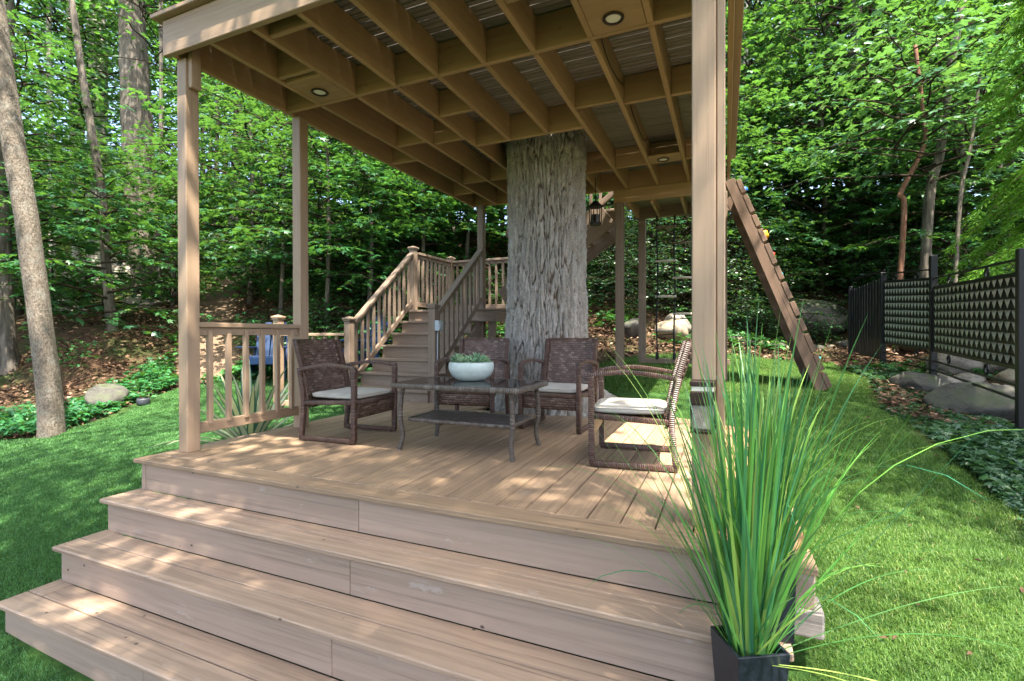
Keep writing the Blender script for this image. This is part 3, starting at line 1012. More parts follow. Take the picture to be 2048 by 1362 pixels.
def newel(x, y, z0, z1, parent=stair, mat=T, w=.092):
    n_ = post_z('newel_post', x, y, z0, z1, w, w, mat, parent)
    mb = MB()
    add_box(mb, (0, 0, .012), (w / 2 + .010, w / 2 + .010, .012), .003)
    add_box(mb, (0, 0, .032), (w / 2 + .018, w / 2 + .018, .0095), .003)
    a = w / 2 + .014
    mb.add([(-a, -a, .0425), (a, -a, .0425), (a, a, .0425), (-a, a, .0425), (0, 0, .066)], [], [[0, 1, 4], [1, 2, 4], [2, 3, 4], [3, 0, 4]])
    mb.obj('post_cap', mat, n_, Matrix.Translation((x, y, z1 + .001)))
    return n_


NL, NR, NT = (-4.40, 4.93), (-3.15, 4.94), (-4.40, 6.34)
newel(*NL, -.2, .965); newel(*NR, -.05, 1.10); newel(*NT, .2, 2.09); newel(-4.40, 7.46, .3, 2.09)


def sloped_rail(p0, p1, zt0, zt1, zb0, zb1, nbal, parent, skip=()):
    """hand rail, bottom rail and balusters in the vertical plane p0-p1"""
    (x0, y0), (x1, y1) = p0, p1
    board('handrail', (x0, y0, zt0), (x1, y1, zt1), .085, .036, T, parent)
    board('sub_rail', (x0, y0, zt0 - .045), (x1, y1, zt1 - .045), .034, .05, T, parent)
    board('bottom_rail', (x0, y0, zb0), (x1, y1, zb1), .038, .07, T, parent)
    for i in range(nbal):
        f = (i + .7) / (nbal + .4)
        if i in skip: continue
        post_z('baluster', x0 + (x1 - x0) * f + .0, y0 + (y1 - y0) * f, zb0 + (zb1 - zb0) * f - .01, zt0 + (zt1 - zt0) * f - .03, .034, .034, T, parent, .002)


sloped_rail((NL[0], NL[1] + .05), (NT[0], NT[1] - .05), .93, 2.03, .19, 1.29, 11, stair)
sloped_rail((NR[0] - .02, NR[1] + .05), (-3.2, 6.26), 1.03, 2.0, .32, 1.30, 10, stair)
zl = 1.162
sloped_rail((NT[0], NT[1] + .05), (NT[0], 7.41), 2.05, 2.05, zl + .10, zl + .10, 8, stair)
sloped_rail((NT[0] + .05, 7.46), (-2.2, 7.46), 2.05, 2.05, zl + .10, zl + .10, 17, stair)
for i in range(9):
    y = 6.26 + .144 * i
    board('landing_board', (XA - .05, y, zl - .016), (-2.95, y, zl - .016), .138, .03, T, stair)
board('landing_rim', (XA - .03, 6.215, zl - .11), (-2.97, 6.215, zl - .11), .036, .15, T, stair)
board('landing_rim', (-2.965, 6.22, zl - .11), (-2.965, 7.5, zl - .11), .036, .15, T, stair)
for x, y in ((-4.3, 7.4), (-3.05, 6.32), (-3.05, 7.4)): post_z('landing_leg', x, y, .0, zl - .19, .089, .089, T, stair)
# second flight, rising to the right behind the tree
sl = .73
fz = lambda x, off=0: 2.17 + (x + 1.8) * sl + off
for y in (6.62, 7.30):
    board('stringer', (-3.0, y, fz(-3.0)), (-1.46, y, fz(-1.46)), .04, .35, T, stair, up=(-sl, 0, 1))
for i in range(7):
    x = -2.85 + .235 * i; z = 1.29 + .1715 * i
    board('tread', (x, 6.65, z + .16), (x, 7.27, z + .16), .2, .03, T, stair)
sloped_rail((-2.98, 6.66), (-1.35, 6.66), fz(-2.98, .98), fz(-1.35, .98), fz(-2.98, .24), fz(-1.35, .24), 12, stair)
# electrical box on the right newel
eb = MB(); add_box(eb, (0, 0, 0), (.03, .045, .062), .006); eb.obj('electrical_box', M['grey'], stair, Matrix.Translation((NR[0] + .077, NR[1] - .01, .90)))
eb = MB(); add_box(eb, (0, 0, 0), (.006, .036, .05), .003); eb.obj('electrical_box_lid', M['grey'], stair, Matrix.Translation((NR[0] + .1135, NR[1] - .01, .905)) @ Matrix.Rotation(.05, 4, 'Y'))
tube('conduit', smooth_path([(NR[0] + .062, NR[1] - .01, .84), (NR[0] + .060, NR[1] - .01, .5), (NR[0] + .062, NR[1], .02)], 4), .009, M['grey'], stair, 8)

# side newel and rail left of the deck
side = thing('side_railing', 'short tan rail with a capped newel post left of the deck', 'railing', (-5.15, 4.52, -.2))
newel(-5.17, 4.52, -.3, .985, side, P)
board('top_rail', (-5.12, 4.52, .80), (-4.45, 4.90, .80), .085, .034, P, side); board('bottom_rail', (-5.12, 4.52, -.06), (-4.45, 4.90, -.06), .036, .07, P, side)
for i in range(5):
    f = (i + .7) / 5.4; post_z('baluster', -5.12 + .67 * f, 4.52 + .38 * f, -.05, .79, .034, .034, P, side, .002)

# ================================================================== WICKER ARMCHAIRS (forward = local +X)
def grid_panel(fn, nu, nv, lu, lv, thick, mat, name, parent, M0):
    """thin curved panel; fn(a,b) gives the mid surface, a,b in 0..1"""
    a, b = np.meshgrid(np.linspace(0, 1, nu), np.linspace(0, 1, nv))
    Pm = np.array([fn(x, y) for x, y in zip(a.ravel(), b.ravel())])
    du = np.array([fn(min(1, x + .01), y) for x, y in zip(a.ravel(), b.ravel())]) - np.array([fn(max(0, x - .01), y) for x, y in zip(a.ravel(), b.ravel())])
    dv = np.array([fn(x, min(1, y + .01)) for x, y in zip(a.ravel(), b.ravel())]) - np.array([fn(x, max(0, y - .01)) for x, y in zip(a.ravel(), b.ravel())])
    n = np.cross(du, dv); n /= np.linalg.norm(n, axis=1)[:, None]
    i = np.arange(nv - 1)[:, None] * nu; j = np.arange(nu - 1)[None]
    Q = np.stack([i + j, i + j + 1, i + nu + j + 1, i + nu + j], -1).reshape(-1, 4)
    k = nu * nv
    edge = list(range(nu)) + [r * nu + nu - 1 for r in range(1, nv)] + [k - 1 - q for q in range(1, nu)] + [r * nu for r in range(nv - 2, 0, -1)]
    E_ = [[edge[(q + 1) % len(edge)], edge[q], edge[q] + k, edge[(q + 1) % len(edge)] + k] for q in range(len(edge))]
    mb = MB()
    mb.add(np.concatenate([Pm + n * thick / 2, Pm - n * thick / 2]), np.concatenate([Q, Q[:, ::-1] + k, np.array(E_)]), [],
           wu=np.tile(a.ravel() * lu, 2), wv=np.tile(b.ravel() * lv, 2))
    return mb.obj(name, mat, parent, M0, True)


def make_chair(label, loc, rz, group):
    t = thing('wicker_armchair', label, 'armchair', loc, rz, group)
    M0 = WM[t]
    w = .255                                                     # half width at the side frames
    for sy in (-1, 1):
        y = sy * w
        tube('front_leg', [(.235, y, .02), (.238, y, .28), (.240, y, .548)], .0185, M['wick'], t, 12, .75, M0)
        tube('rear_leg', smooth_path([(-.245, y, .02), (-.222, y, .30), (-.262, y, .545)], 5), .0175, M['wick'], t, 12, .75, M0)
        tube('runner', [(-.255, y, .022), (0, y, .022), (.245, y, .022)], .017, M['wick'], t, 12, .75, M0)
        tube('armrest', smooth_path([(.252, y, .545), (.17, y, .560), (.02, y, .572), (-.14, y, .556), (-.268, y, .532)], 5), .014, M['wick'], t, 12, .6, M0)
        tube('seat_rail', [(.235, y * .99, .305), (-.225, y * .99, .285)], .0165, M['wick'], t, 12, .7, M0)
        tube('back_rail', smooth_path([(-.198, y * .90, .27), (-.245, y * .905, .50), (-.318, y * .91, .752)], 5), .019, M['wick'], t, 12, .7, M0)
        for x in (-.215, .205):
            mb = MB(); V, Q = lathe_vf([(.0, 0), (.013, .0), (.013, .012), (0, .012)], 10); mb.add(V, Q); mb.obj('foot_glide', M['glide'], t, M0 @ Matrix.Translation((x, y, 0)))
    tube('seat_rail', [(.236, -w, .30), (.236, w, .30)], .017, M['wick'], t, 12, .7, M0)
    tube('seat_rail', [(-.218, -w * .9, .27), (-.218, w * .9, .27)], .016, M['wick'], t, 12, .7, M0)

    def back(a, b):
        y = (a - .5) * 2 * w * .90
        q = b; x = -.190 - .135 * q - .02 * q * q; z = .245 + .515 * q
        return (x - .022 * (1 - (2 * a - 1) ** 2) * (.35 + .65 * b) + 0.0, y, z)
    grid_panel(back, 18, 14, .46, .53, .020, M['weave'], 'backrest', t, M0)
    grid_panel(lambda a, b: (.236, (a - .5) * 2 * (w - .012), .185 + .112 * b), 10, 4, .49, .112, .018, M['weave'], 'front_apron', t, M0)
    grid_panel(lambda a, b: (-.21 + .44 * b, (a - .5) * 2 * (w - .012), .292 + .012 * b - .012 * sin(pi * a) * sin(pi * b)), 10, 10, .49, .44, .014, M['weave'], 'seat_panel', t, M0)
    V, Q = pillow_vf(.215, .222, .030, .16, 44, 16)
    V[:, 2] += .007 * np.sin(V[:, 0] * 13 + 1) * np.cos(V[:, 1] * 11) * (np.abs(V[:, 2]) / .03) + .006 * np.cos(V[:, 0] * 7) * np.cos(V[:, 1] * 7)
    mb = MB(); mb.add(V, Q)
    cu = mb.obj('seat_cushion', M['cushion'], t, M0 @ Matrix.Translation((.022, 0, .338)), True)
    pi_ = MB()
    ed = [(.215 * np.sign(cos(q)) * abs(cos(q)) ** .16, .222 * np.sign(sin(q)) * abs(sin(q)) ** .16, .012) for q in np.linspace(-pi, pi, 90)]
    add_tube(pi_, ed, .0035, 5, cap=False); pi_.obj('piping', M['cushion'], cu, M0 @ Matrix.Translation((.022, 0, .338)), True)
    return t


CG = 'brown wicker armchairs round the coffee table'
ch = make_chair('brown wicker armchair left of the coffee table, turned to face right', (-2.715, 3.05, .001), radians(3), CG)
for lab, loc, rz in (('brown wicker armchair behind the pale succulent bowl, in front of the staircase', (-2.105, 3.965, .001), radians(-82)),
                     ('brown wicker armchair standing against the big tree trunk, facing the camera', (-1.315, 4.05, .001), radians(-93)),
                     ('brown wicker armchair seen from the side near the tall grass, facing left', (-.535, 3.19, .001), radians(186.5))):
    c = copy_tree(ch)
    c.matrix_basis = Matrix.Translation(loc) @ Matrix.Rotation(rz, 4, 'Z')
    WM[c] = c.matrix_basis.copy()
    c['label'] = lab

# ================================================================== COFFEE TABLE
ct = thing('coffee_table', 'low grey-brown wicker coffee table with dark glass top and a lower shelf', 'coffee table', (-1.655, 3.07, .001), radians(.5))
M0 = WM[ct]
TZ, HX, HY = .462, .475, .285


def rrect(hx, hy, r, n=7):
    o = []
    for cx_, cy_, a0 in ((hx - r, hy - r, 0), (-hx + r, hy - r, 90), (-hx + r, -hy + r, 180), (hx - r, -hy + r, 270)):
        for q in range(n):
            a = radians(a0 + 90 * q / (n - 1)); o.append((cx_ + r * cos(a), cy_ + r * sin(a)))
    return o


def rim(name, hx, hy, r, z, rad):
    pts = [(x, y, z) for x, y in rrect(hx, hy, r)]; pts = pts + pts[:2]
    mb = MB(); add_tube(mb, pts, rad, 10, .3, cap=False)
    return mb.obj(name, M['twick'], ct, M0, True)


def plate(name, hx, hy, r, z, th, mat, cuts=14):
    o = rrect(hx, hy, r); n = len(o)
    V = [(x, y, z) for x, y in o] + [(x, y, z - th) for x, y in o] + [(0, 0, z), (0, 0, z - th)]
    T = [[2 * n, q, (q + 1) % n] for q in range(n)] + [[2 * n + 1, n + (q + 1) % n, n + q] for q in range(n)]
    Q = [[q, n + q, n + (q + 1) % n, (q + 1) % n] for q in range(n)]
    V = np.array(V); mb = MB(); mb.add(V, Q, T, wu=V[:, 0], wv=V[:, 1])
    return mb.obj(name, mat, ct, M0)


rim('table_rim', HX, HY, .05, TZ - .016, .018)
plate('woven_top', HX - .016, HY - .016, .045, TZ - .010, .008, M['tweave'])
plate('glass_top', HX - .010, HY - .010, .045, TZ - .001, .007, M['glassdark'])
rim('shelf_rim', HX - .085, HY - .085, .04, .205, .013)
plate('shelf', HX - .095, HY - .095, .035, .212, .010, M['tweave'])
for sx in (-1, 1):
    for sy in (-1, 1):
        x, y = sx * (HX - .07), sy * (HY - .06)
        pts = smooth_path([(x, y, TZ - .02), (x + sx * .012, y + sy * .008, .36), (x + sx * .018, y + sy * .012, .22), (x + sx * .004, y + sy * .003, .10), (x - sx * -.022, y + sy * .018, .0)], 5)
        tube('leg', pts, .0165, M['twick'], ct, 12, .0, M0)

# ================================================================== BOWL WITH SUCCULENTS
BX, BY, BZ = -1.71, 3.19, .4625
bowl = thing('planter_bowl', 'round pale glazed bowl planted with succulents on the coffee table', 'bowl', (BX, BY, BZ))
prof = [(.0, .0), (.075, 0), (.10, .006), (.138, .034), (.160, .070), (.166, .098), (.163, .126), (.155, .136), (.150, .134), (.148, .118), (.0005, .114)]
mb = MB(); V, Q = lathe_vf([(0.0005, 0)] + [(p.x, p.z) for p in smooth_path([(a, 0, b) for a, b in prof[1:8]], 4)] + [(.149, .134), (.147, .118)], 48)
mb.add(V, Q); mb.obj('bowl_body', M['pot'], bowl, WM[bowl], True)
mb = MB(); V, Q = lathe_vf([(.148, .119), (.1, .121), (.0005, .122)], 24); mb.add(V, Q); mb.obj('soil', M['soil'], bowl, WM[bowl], True)


def succulent_mesh(seed, r, nl, wide, tall):
    rg = random.Random(seed); mb = MB()
    for i in range(nl):
        f = i / nl; a = i * 2.39996; el = radians(12 + 68 * f)
        L = r * (1.05 - .55 * f) * rg.uniform(.85, 1.1); wd = L * wide
        rows = [(0, .35), (.4, .85), (.75, 1.0), (.92, .6), (1.0, .05)]
        V = []
        for s_, ww in rows:
            z = s_ * L * sin(el) * tall + .012 * f; d = s_ * L * cos(el)
            for q, zz in ((-1, .25), (0, 0), (1, .25), (0, -.35)):
                V.append((d * cos(a) - q * ww * wd * .5 * sin(a), d * sin(a) + q * ww * wd * .5 * cos(a), z + zz * wd * .35 * ww))
        Q = []
        for k_ in range(len(rows) - 1):
            for q0, q1 in ((0, 1), (1, 2), (2, 3), (3, 0)): Q.append([4 * k_ + q0, 4 * k_ + q1, 4 * k_ + 4 + q1, 4 * k_ + 4 + q0])
        mb.add(V, Q, [], tint=rg.uniform(.1, .8) + .15 * f)
    return mb.mesh('succulent', M['succ'], True)


sm = [succulent_mesh(1, .052, 26, .34, 1.0), succulent_mesh(2, .046, 34, .26, 1.2), succulent_mesh(3, .040, 20, .45, .9), succulent_mesh(4, .055, 30, .2, 1.3)]
for i, (a, r, m_) in enumerate(((0.2, .10, 0), (1.1, .105, 1), (2.0, .10, 2), (2.9, .112, 0), (3.7, .10, 3), (4.5, .105, 1), (5.4, .105, 2), (0.6, .04, 3), (2.6, .045, 0), (4.4, .05, 1), (5.9, .115, 3), (3.3, .115, 1))):
    o = obj('succulent', sm[m_], None, Matrix.Translation((BX + r * cos(a), BY + r * sin(a), BZ + .124)) @ Matrix.Rotation(i * 1.3, 4, 'Z') @ Euler((.28 * sin(a), -.0 + .28 * cos(a), 0)).to_matrix().to_4x4() @ Matrix.Scale(1.25 + .4 * ((i * 7) % 5) / 5, 4))
    tag(o, 'small green rosette succulent growing in the pale bowl', 'succulent', 'succulents in the pale bowl')

# ================================================================== TALL PLANTERS WITH ORNAMENTAL GRASS
def tall_pot(label, loc, rz, top, h, tp=.78):
    t = thing('tall_planter', label, 'planter', loc, rz, 'square black planters on the steps')
    a = top / 2; b = a * tp; wl = .010
    V = [];
    for (q, z) in ((b, 0), (a, h), (a - wl, h), (a - wl - .004, h - .045)):
        V += [(-q, -q, z), (q, -q, z), (q, q, z), (-q, q, z)]
    # outward bulge half way
    Q = []
    for l in range(3):
        for k_ in range(4): Q.append([4 * l + k_, 4 * l + (k_ + 1) % 4, 4 * l + 4 + (k_ + 1) % 4, 4 * l + 4 + k_])
    Q.append([3, 2, 1, 0])
    bm = bmesh.new()
    vs = [bm.verts.new(v) for v in V]
    for q in Q: bm.faces.new([vs[i] for i in q])
    bmesh.ops.bevel(bm, geom=[e for e in bm.edges], offset=.0025, segments=2, affect='EDGES', profile=.5)
    me = bpy.data.meshes.new('pot_body'); bm.to_mesh(me); bm.free(); me.materials.append(M['blackpot'])
    obj('pot_body', me, t, WM[t])
    mb = MB(); add_box(mb, (0, 0, h - .052), (a - wl - .006, a - wl - .006, .006), .001); mb.obj('soil', M['soil'], t, WM[t])
    return t


def blade_mesh(base, az, L, lean, droop, w, tint, n=9, name='blade', mat=None, kink=None):
    """one folded grass blade: starts at base, leans out along az and bends over"""
    P_ = []; x = 0.0; z = 0.0; ang = lean
    for i in range(n + 1):
        P_.append((x, z, ang)); f = (i + .5) / n
        ang = lean + droop * f ** 2.2
        if kink and f > kink[0]: ang += kink[1]
        x += L / n * sin(ang); z += L / n * cos(ang)
    V = []; ww = []
    ca, sa = cos(az), sin(az)
    for i, (x, z, an) in enumerate(P_):
        f = i / n; hw = w * .5 * min(1, .55 + f * 3.0) * (1 - f ** 2.6) ** .8 + .0003
        fx, fz_ = cos(an), -sin(an)
        for q, dp in ((-1, -.28), (0, 0), (1, -.28)):
            ox = x + dp * hw * -fx * -1.0; oz = z + dp * hw * fz_ * -1.0
            V.append((base[0] + ox * ca - q * hw * sa, base[1] + ox * sa + q * hw * ca, base[2] + oz))
            ww.append(q)
    Q = []
    for i in range(n):
        for q in (0, 1): Q.append([3 * i + q, 3 * i + q + 1, 3 * i + 4 + q, 3 * i + 3 + q])
    mb = MB(); mb.add(V, Q, [], tint=tint, wv=np.array(ww, float)); return mb.mesh(name, mat or M['blade'], True)


def ornamental_grass(label, c, top, nb, seed, Lr, spread):
    t = thing('ornamental_grass', label, 'grass plant', c, 0, 'ornamental grasses in the black planters')
    rg = random.Random(seed)
    for i in range(nb):
        a = rg.uniform(0, 2 * pi); r = top * .42 * sqrt(rg.random())
        b = (c[0] + r * cos(a), c[1] + r * sin(a), c[2])
        az = a + rg.gauss(0, .6)
        f = rg.random()
        L = rg.uniform(*Lr) * rg.choice((.45, .55, .62, .7, .75, .85, .95, 1))
        lean = abs(rg.gauss(0, spread)) * (.4 + r / top) + .01
        droop = abs(rg.gauss(0, .22)) + (.05 if f < .8 else rg.uniform(.4, 1.2))
        if f > .985: lean += .35; droop += .6
        tint = rg.random() ** 1.1
        obj('blade', blade_mesh(b, az, L, lean, droop, rg.uniform(.0055, .0100) * (1.0 if f > .25 else 1.35), tint), t)
    return t


P1 = (.062, 1.625); P2 = (.135, 1.86)
tall_pot('square black planter in the right foreground, nearest to the camera', (P1[0], P1[1], -.399), radians(30), .158, .286)
tall_pot('square black planter half hidden behind the nearer one on the step', (P2[0], P2[1], -.199), radians(6), .135, .285, .9)
og1 = ornamental_grass('tall bright green grass in the nearest black planter', (P1[0], P1[1], -.163), .125, 300, 11, (.80, 1.10), .31)
og2 = ornamental_grass('tall darker green grass in the rear black planter by the deck corner', (P2[0], P2[1], .03), .11, 170, 12, (.60, .86), .32)
# a few stray blades that arch far out over the lawn and the steps
for (az, L, le, dr_, w_, tn) in ((radians(-12), .62, .95, .75, .006, .35), (radians(12), .70, 1.05, .35, .005, .25), (radians(-30), .62, 1.15, .9, .006, .92), (radians(-42), .55, 1.1, .9, .0055, .9), (radians(20), .62, .8, 1.0, .004, .3),
                                (radians(170), .60, .55, 1.1, .005, .8), (radians(205), .62, .7, .7, .005, .3), (radians(150), .66, .5, .9, .004, .3), (radians(190), .75, .35, 1.15, .0045, .35), (radians(215), .3, .25, 2.2, .009, .2)):
    obj('blade', blade_mesh((P1[0] + .04 * cos(az), P1[1] + .04 * sin(az), -.163), az, L, le, dr_, w_, tn, 24), og1)

# ================================================================== VARIEGATED YUCCA beside the railing
yc = thing('variegated_yucca', 'cream and green striped yucca growing behind the deck railing', 'plant', (-3.93, 3.12, -.25))
rg = random.Random(5)
for i in range(44):
    az = i * 2.39996 + rg.uniform(-.2, .2); f = i / 44
    obj('leaf', blade_mesh((-3.93 + .03 * cos(az), 3.12 + .03 * sin(az), -.22 + .05 * (1 - f)), az, rg.uniform(.50, .80), .06 + 1.2 * f ** .8, rg.uniform(.05, .5) + .5 * (f > .75), rg.uniform(.055, .085), .5, 10, 'leaf', M['yucca']), yc)

# ================================================================== LIGHTS AND LANTERNS
pl = thing('post_lantern', 'dark lantern with a cream light strip and pebbled body on the right front post', 'lantern', (-.082, 2.11, .42))
lx, ly = -.084, 2.112
mb = MB(); add_box(mb, (lx, ly, .602), (.047, .047, .010), .003); add_box(mb, (lx, ly, .545), (.046, .046, .026), .003); mb.obj('hood', M['trim'], pl)
mb = MB(); add_box(mb, (lx, ly, .5815), (.042, .042, .010), .003); mb.obj('light_strip', M['stripe'], pl)
mb = MB(); add_box(mb, (lx, ly, .468), (.040, .040, .050), .008); mb.obj('pebbled_body', M['pebble'], pl)
for s in (-1, 1): board('side_strap', (lx + s * .0445, ly, .415), (lx + s * .0445, ly, .518), .03, .006, M['trim'], pl, up=(1, 0, 0), r=.001)
mb = MB(); add_box(mb, (lx, ly, .411), (.047, .042, .006), .002); mb.obj('base_plate', M['trim'], pl)

hl = thing('hanging_lantern', 'black lantern hanging under the platform behind the big trunk', 'lantern', (-1.37, 5.62, 2.12))
hx, hy = -1.43, 5.80
mb = MB()
V, Q = lathe_vf([(.0005, .30), (.03, .28), (.085, .225), (.09, .21), (.0005, .205)], 8); mb.add(V + np.array((hx, hy, 2.10)), Q); mb.obj('lantern_roof', M['black'], hl); mb = MB()
V, Q = lathe_vf([(.0005, .0), (.07, .0), (.075, .025), (.0005, .03)], 8); mb.add(V + np.array((hx, hy, 2.10)), Q)
mb.obj('lantern_base', M['black'], hl)
for k_ in range(6):
    a = k_ * pi / 3; tube('bar', [(hx + .07 * cos(a), hy + .07 * sin(a), 2.125), (hx + .075 * cos(a), hy + .075 * sin(a), 2.305)], .006, M['black'], hl, 6)
mb = MB(); V, Q = lathe_vf([(.052, .03), (.052, .12), (.0005, .121)], 10); mb.add(V + np.array((hx, hy, 2.10)), Q); mb.obj('glass', M['amber'], hl)
tube('chain', [(hx, hy, 2.39), (hx, hy, 2.66)], .006, M['black'], hl, 6)

fx = thing('garden_light', 'small dark drum-shaped garden light at the edge of the left lawn', 'garden light', tuple(at(287, 806, 7.0)))
fx.location.z = float(gz(fx.location.x, fx.location.y)); WM[fx] = Matrix.Translation(fx.location)
mb = MB(); V, Q = lathe_vf([(.0005, 0), (.075, 0), (.082, .012), (.082, .07), (.074, .09), (.0005, .094)], 20); mb.add(V, Q); mb.obj('light_body', M['fixture'], fx, WM[fx], True)
mb = MB(); V, Q = lathe_vf([(.055, .0935), (.055, .099), (.0005, .1)], 16); mb.add(V, Q); mb.obj('light_cap', M['black'], fx, WM[fx], True)

# ================================================================== BLUE GARDEN CHAIRS
def adirondack(label, loc, rz):
    t = thing('garden_chair', label, 'garden chair', loc, rz, 'blue slatted garden chairs')
    M0 = WM[t]; B = M['blue']

    def b(n, p0, p1, w, h, up=(0, 0, 1)):
        l = (Vector(p1) - Vector(p0)).length
        return obj(n, box_mesh(l, w, h, B, .004), t, M0 @ frame_from(p0, p1, up))
    for s in (-1, 1):
        b('front_leg', (.30, s * .29, 0), (.30, s * .29, .53), .03, .10, (1, 0, 0))
        b('rear_leg', (.36, s * .26, .36), (-.40, s * .26, .03), .03, .12)
        b('armrest', (.38, s * .32, .545), (-.34, s * .32, .525), .13, .025)
        b('arm_support', (-.28, s * .30, .1), (-.28, s * .30, .52), .03, .08, (1, 0, 0))
    for i in range(6): b('seat_slat', (.33 - .085 * i, -.29, .395 - .030 * i), (.33 - .085 * i, .29, .395 - .030 * i), .078, .022)
    b('front_board', (.375, -.29, .33), (.375, .29, .33), .022, .12)
    for i in range(5):
        y = -.21 + .105 * i; L = .86 - .05 * abs(i - 2) ** 1.6
        b('back_slat', (-.12, y, .22), (-.12 - .36 * L, y * 1.15, .22 + .9 * L), .098, .02, (.9, 0, .36))
    b('back_brace', (-.30, -.27, .52), (-.30, .27, .52), .03, .06); b('back_brace', (-.17, -.26, .25), (-.17, .26, .25), .03, .06)
    return t


pA = at(540, 800, 8.1)
adirondack('blue slatted garden chair on the lawn behind the deck railing', (pA.x, pA.y, float(gz(pA.x, pA.y))), radians(-55))
pB = at(722, 800, 8.4)
adirondack('blue slatted garden chair behind the balusters of the staircase', (pB.x, pB.y, float(gz(pB.x, pB.y))), radians(-100))

# ================================================================== BLACK METAL FENCE at the right
fence = thing('metal_fence', 'black metal fence with silver triangle panels along the right lawn', 'fence', (2.25, 7.0, 0))
FP = [Vector((2.085, 5.04, -.05)), Vector((2.352, 7.67, .14)), Vector((2.13, 8.88, .28)), Vector((1.97, 10.13, .38))]
FT = [1.45, 1.765, 1.70, 1.61]
for p, z1, w_ in zip(FP, FT, (.055, .07, .07, .06)):
    f = post_z('fence_post', p.x, p.y, p.z - .2, z1, w_, w_, M['black'], fence)


def tri_mesh(w, h):
    V = [(-w / 2, 0, h / 2), (w / 2, 0, h / 2), (0, 0, -h / 2), (0, -.012, h * .16)]
    return np_mesh('triangle', V, [np.array([[0, 2, 3], [2, 1, 3], [1, 0, 3], [0, 1, 2]])], M['silver'])


def fence_panel(a, b, za0, za1, zb0, zb1, rows, cols, small=False):
    d = (b - a); d.z = 0; L = d.length; d.normalize(); nrm = Vector((d.y, -d.x, 0))
    if nrm.x > 0: nrm = -nrm
    a0 = a + d * .05; L2 = L - .10
    zz = lambda s, f: (za0 + (za1 - za0) * f) * (1 - s) + (zb0 + (zb1 - zb0) * f) * s
    pt = lambda s, f, o=0: Vector((*(a0 + d * L2 * s + nrm * o).xy, zz(s, f)))
    # frame, backing plate, row bars
    for f in (0, 1): board('frame_bar', pt(0, f), pt(1, f), .03, .035, M['black'], fence)
    for s in (0.004, .996): board('frame_bar', pt(s, 0), pt(s, 1), .03, .03, M['black'], fence, up=tuple(d))
    mb = MB(); q = [pt(0, 0, -.012), pt(1, 0, -.012), pt(1, 1, -.012), pt(0, 1, -.012)]; q2 = [p + nrm * .004 for p in q]
    mb.add([tuple(p) for p in q + q2], [[3, 2, 1, 0], [4, 5, 6, 7], [0, 1, 5, 4], [1, 2, 6, 5], [2, 3, 7, 6], [3, 0, 4, 7]]); mb.obj('backing_plate', M['black'], fence)
    hrow = ((za1 - za0) + (zb1 - zb0)) / 2 / rows; wc = L2 / cols
    tm = tri_mesh(wc * .94, hrow * .84)
    ang = Matrix.Rotation(atan2(d.y, d.x) , 4, 'Z')
    if (ang @ Vector((0, -1, 0))).dot(nrm) < 0: ang = Matrix.Rotation(atan2(d.y, d.x) + pi, 4, 'Z')
    sh = Matrix.Identity(4); 
    for r in range(rows):
        if r: board('row_bar', pt(0, r / rows, .002), pt(1, r / rows, .002), .016, .014, M['black'], fence, r=.002)
        for c in range(cols):
            p = pt((c + .5) / cols, (r + .5) / rows, .001)
            obj('triangle', tm, fence, Matrix.Translation(p) @ ang)
    # rails with scroll rings above and below
    top = .115
    board('rail', pt(-.02, 1) + Vector((0, 0, top)), pt(1.02, 1) + Vector((0, 0, top)), .02, .02, M['black'], fence)
    for k_ in (1, 2): board('rail', pt(-.02, 0) - Vector((0, 0, .11 * k_ + .03)), pt(1.02, 0) - Vector((0, 0, .11 * k_ + .03)), .02, .02, M['black'], fence)
    for s in (.25, .72):
        for f, o in ((1, top / 2), (0, -.075)):
            c = pt(s, f) + Vector((0, 0, o))
            rp = [c + d * .042 * cos(q) + Vector((0, 0, .042 * sin(q))) for q in np.linspace(0, 2 * pi, 17)]
            mb = MB(); add_tube(mb, rp, .010, 6, cap=False); mb.obj('scroll_ring', M['black'], fence, None, True)


fence_panel(FP[1], FP[0], .60, 1.36, .53, 1.26, 8, 17)
fence_panel(FP[2], FP[1], .66, 1.56, .60, 1.48, 9, 15)
d = FP[3] - FP[2]
for i in range(12):
    p = FP[2] + d * (i + .5) / 12
    board('slat', (p.x, p.y, p.z + .12), (p.x, p.y, 1.62 - .08 * i / 12), .018, d.length / 12 * .8, M['black'], fence, up=(d.x, d.y, 0))
for z in (.22, 1.5): board('slat_rail', (FP[2].x + .02, FP[2].y, FP[2].z + z - .05), (FP[3].x + .02, FP[3].y, FP[3].z + z - .15), .02, .03, M['black'], fence)

# ================================================================== ROCKS
def rock_mesh(seed, mat, sub=4, flat=1.0):
    bm = bmesh.new(); bmesh.ops.create_icosphere(bm, subdivisions=sub, radius=.5)
    co = np.array([v.co[:] for v in bm.verts])
    q = co * 2.1 + seed * 7.7
    dn = (fbm(q[:, 0], q[:, 1], q[:, 2], seed, 3) - .5)
    cut = np.random.default_rng(seed).normal(size=(7, 3)); cut /= np.linalg.norm(cut, axis=1)[:, None]
    co2 = co * (1 + .5 * dn)[:, None]
    for c_ in cut:                                              # flat broken faces
        h = co2 @ c_; lim = .36
        co2 -= np.maximum(h - lim, 0)[:, None] * c_ * .8
    q = co * 9 + seed
    co2 *= (1 + .08 * (fbm(q[:, 0], q[:, 1], q[:, 2], seed + 3, 3) - .5))[:, None]
    for v, c_ in zip(bm.verts, co2): v.co = c_
    me = bpy.data.meshes.new('rock'); bm.to_mesh(me); bm.free()
    me.polygons.foreach_set('use_smooth', np.ones(len(me.polygons), bool))
    me.materials.append(M[mat]); return me


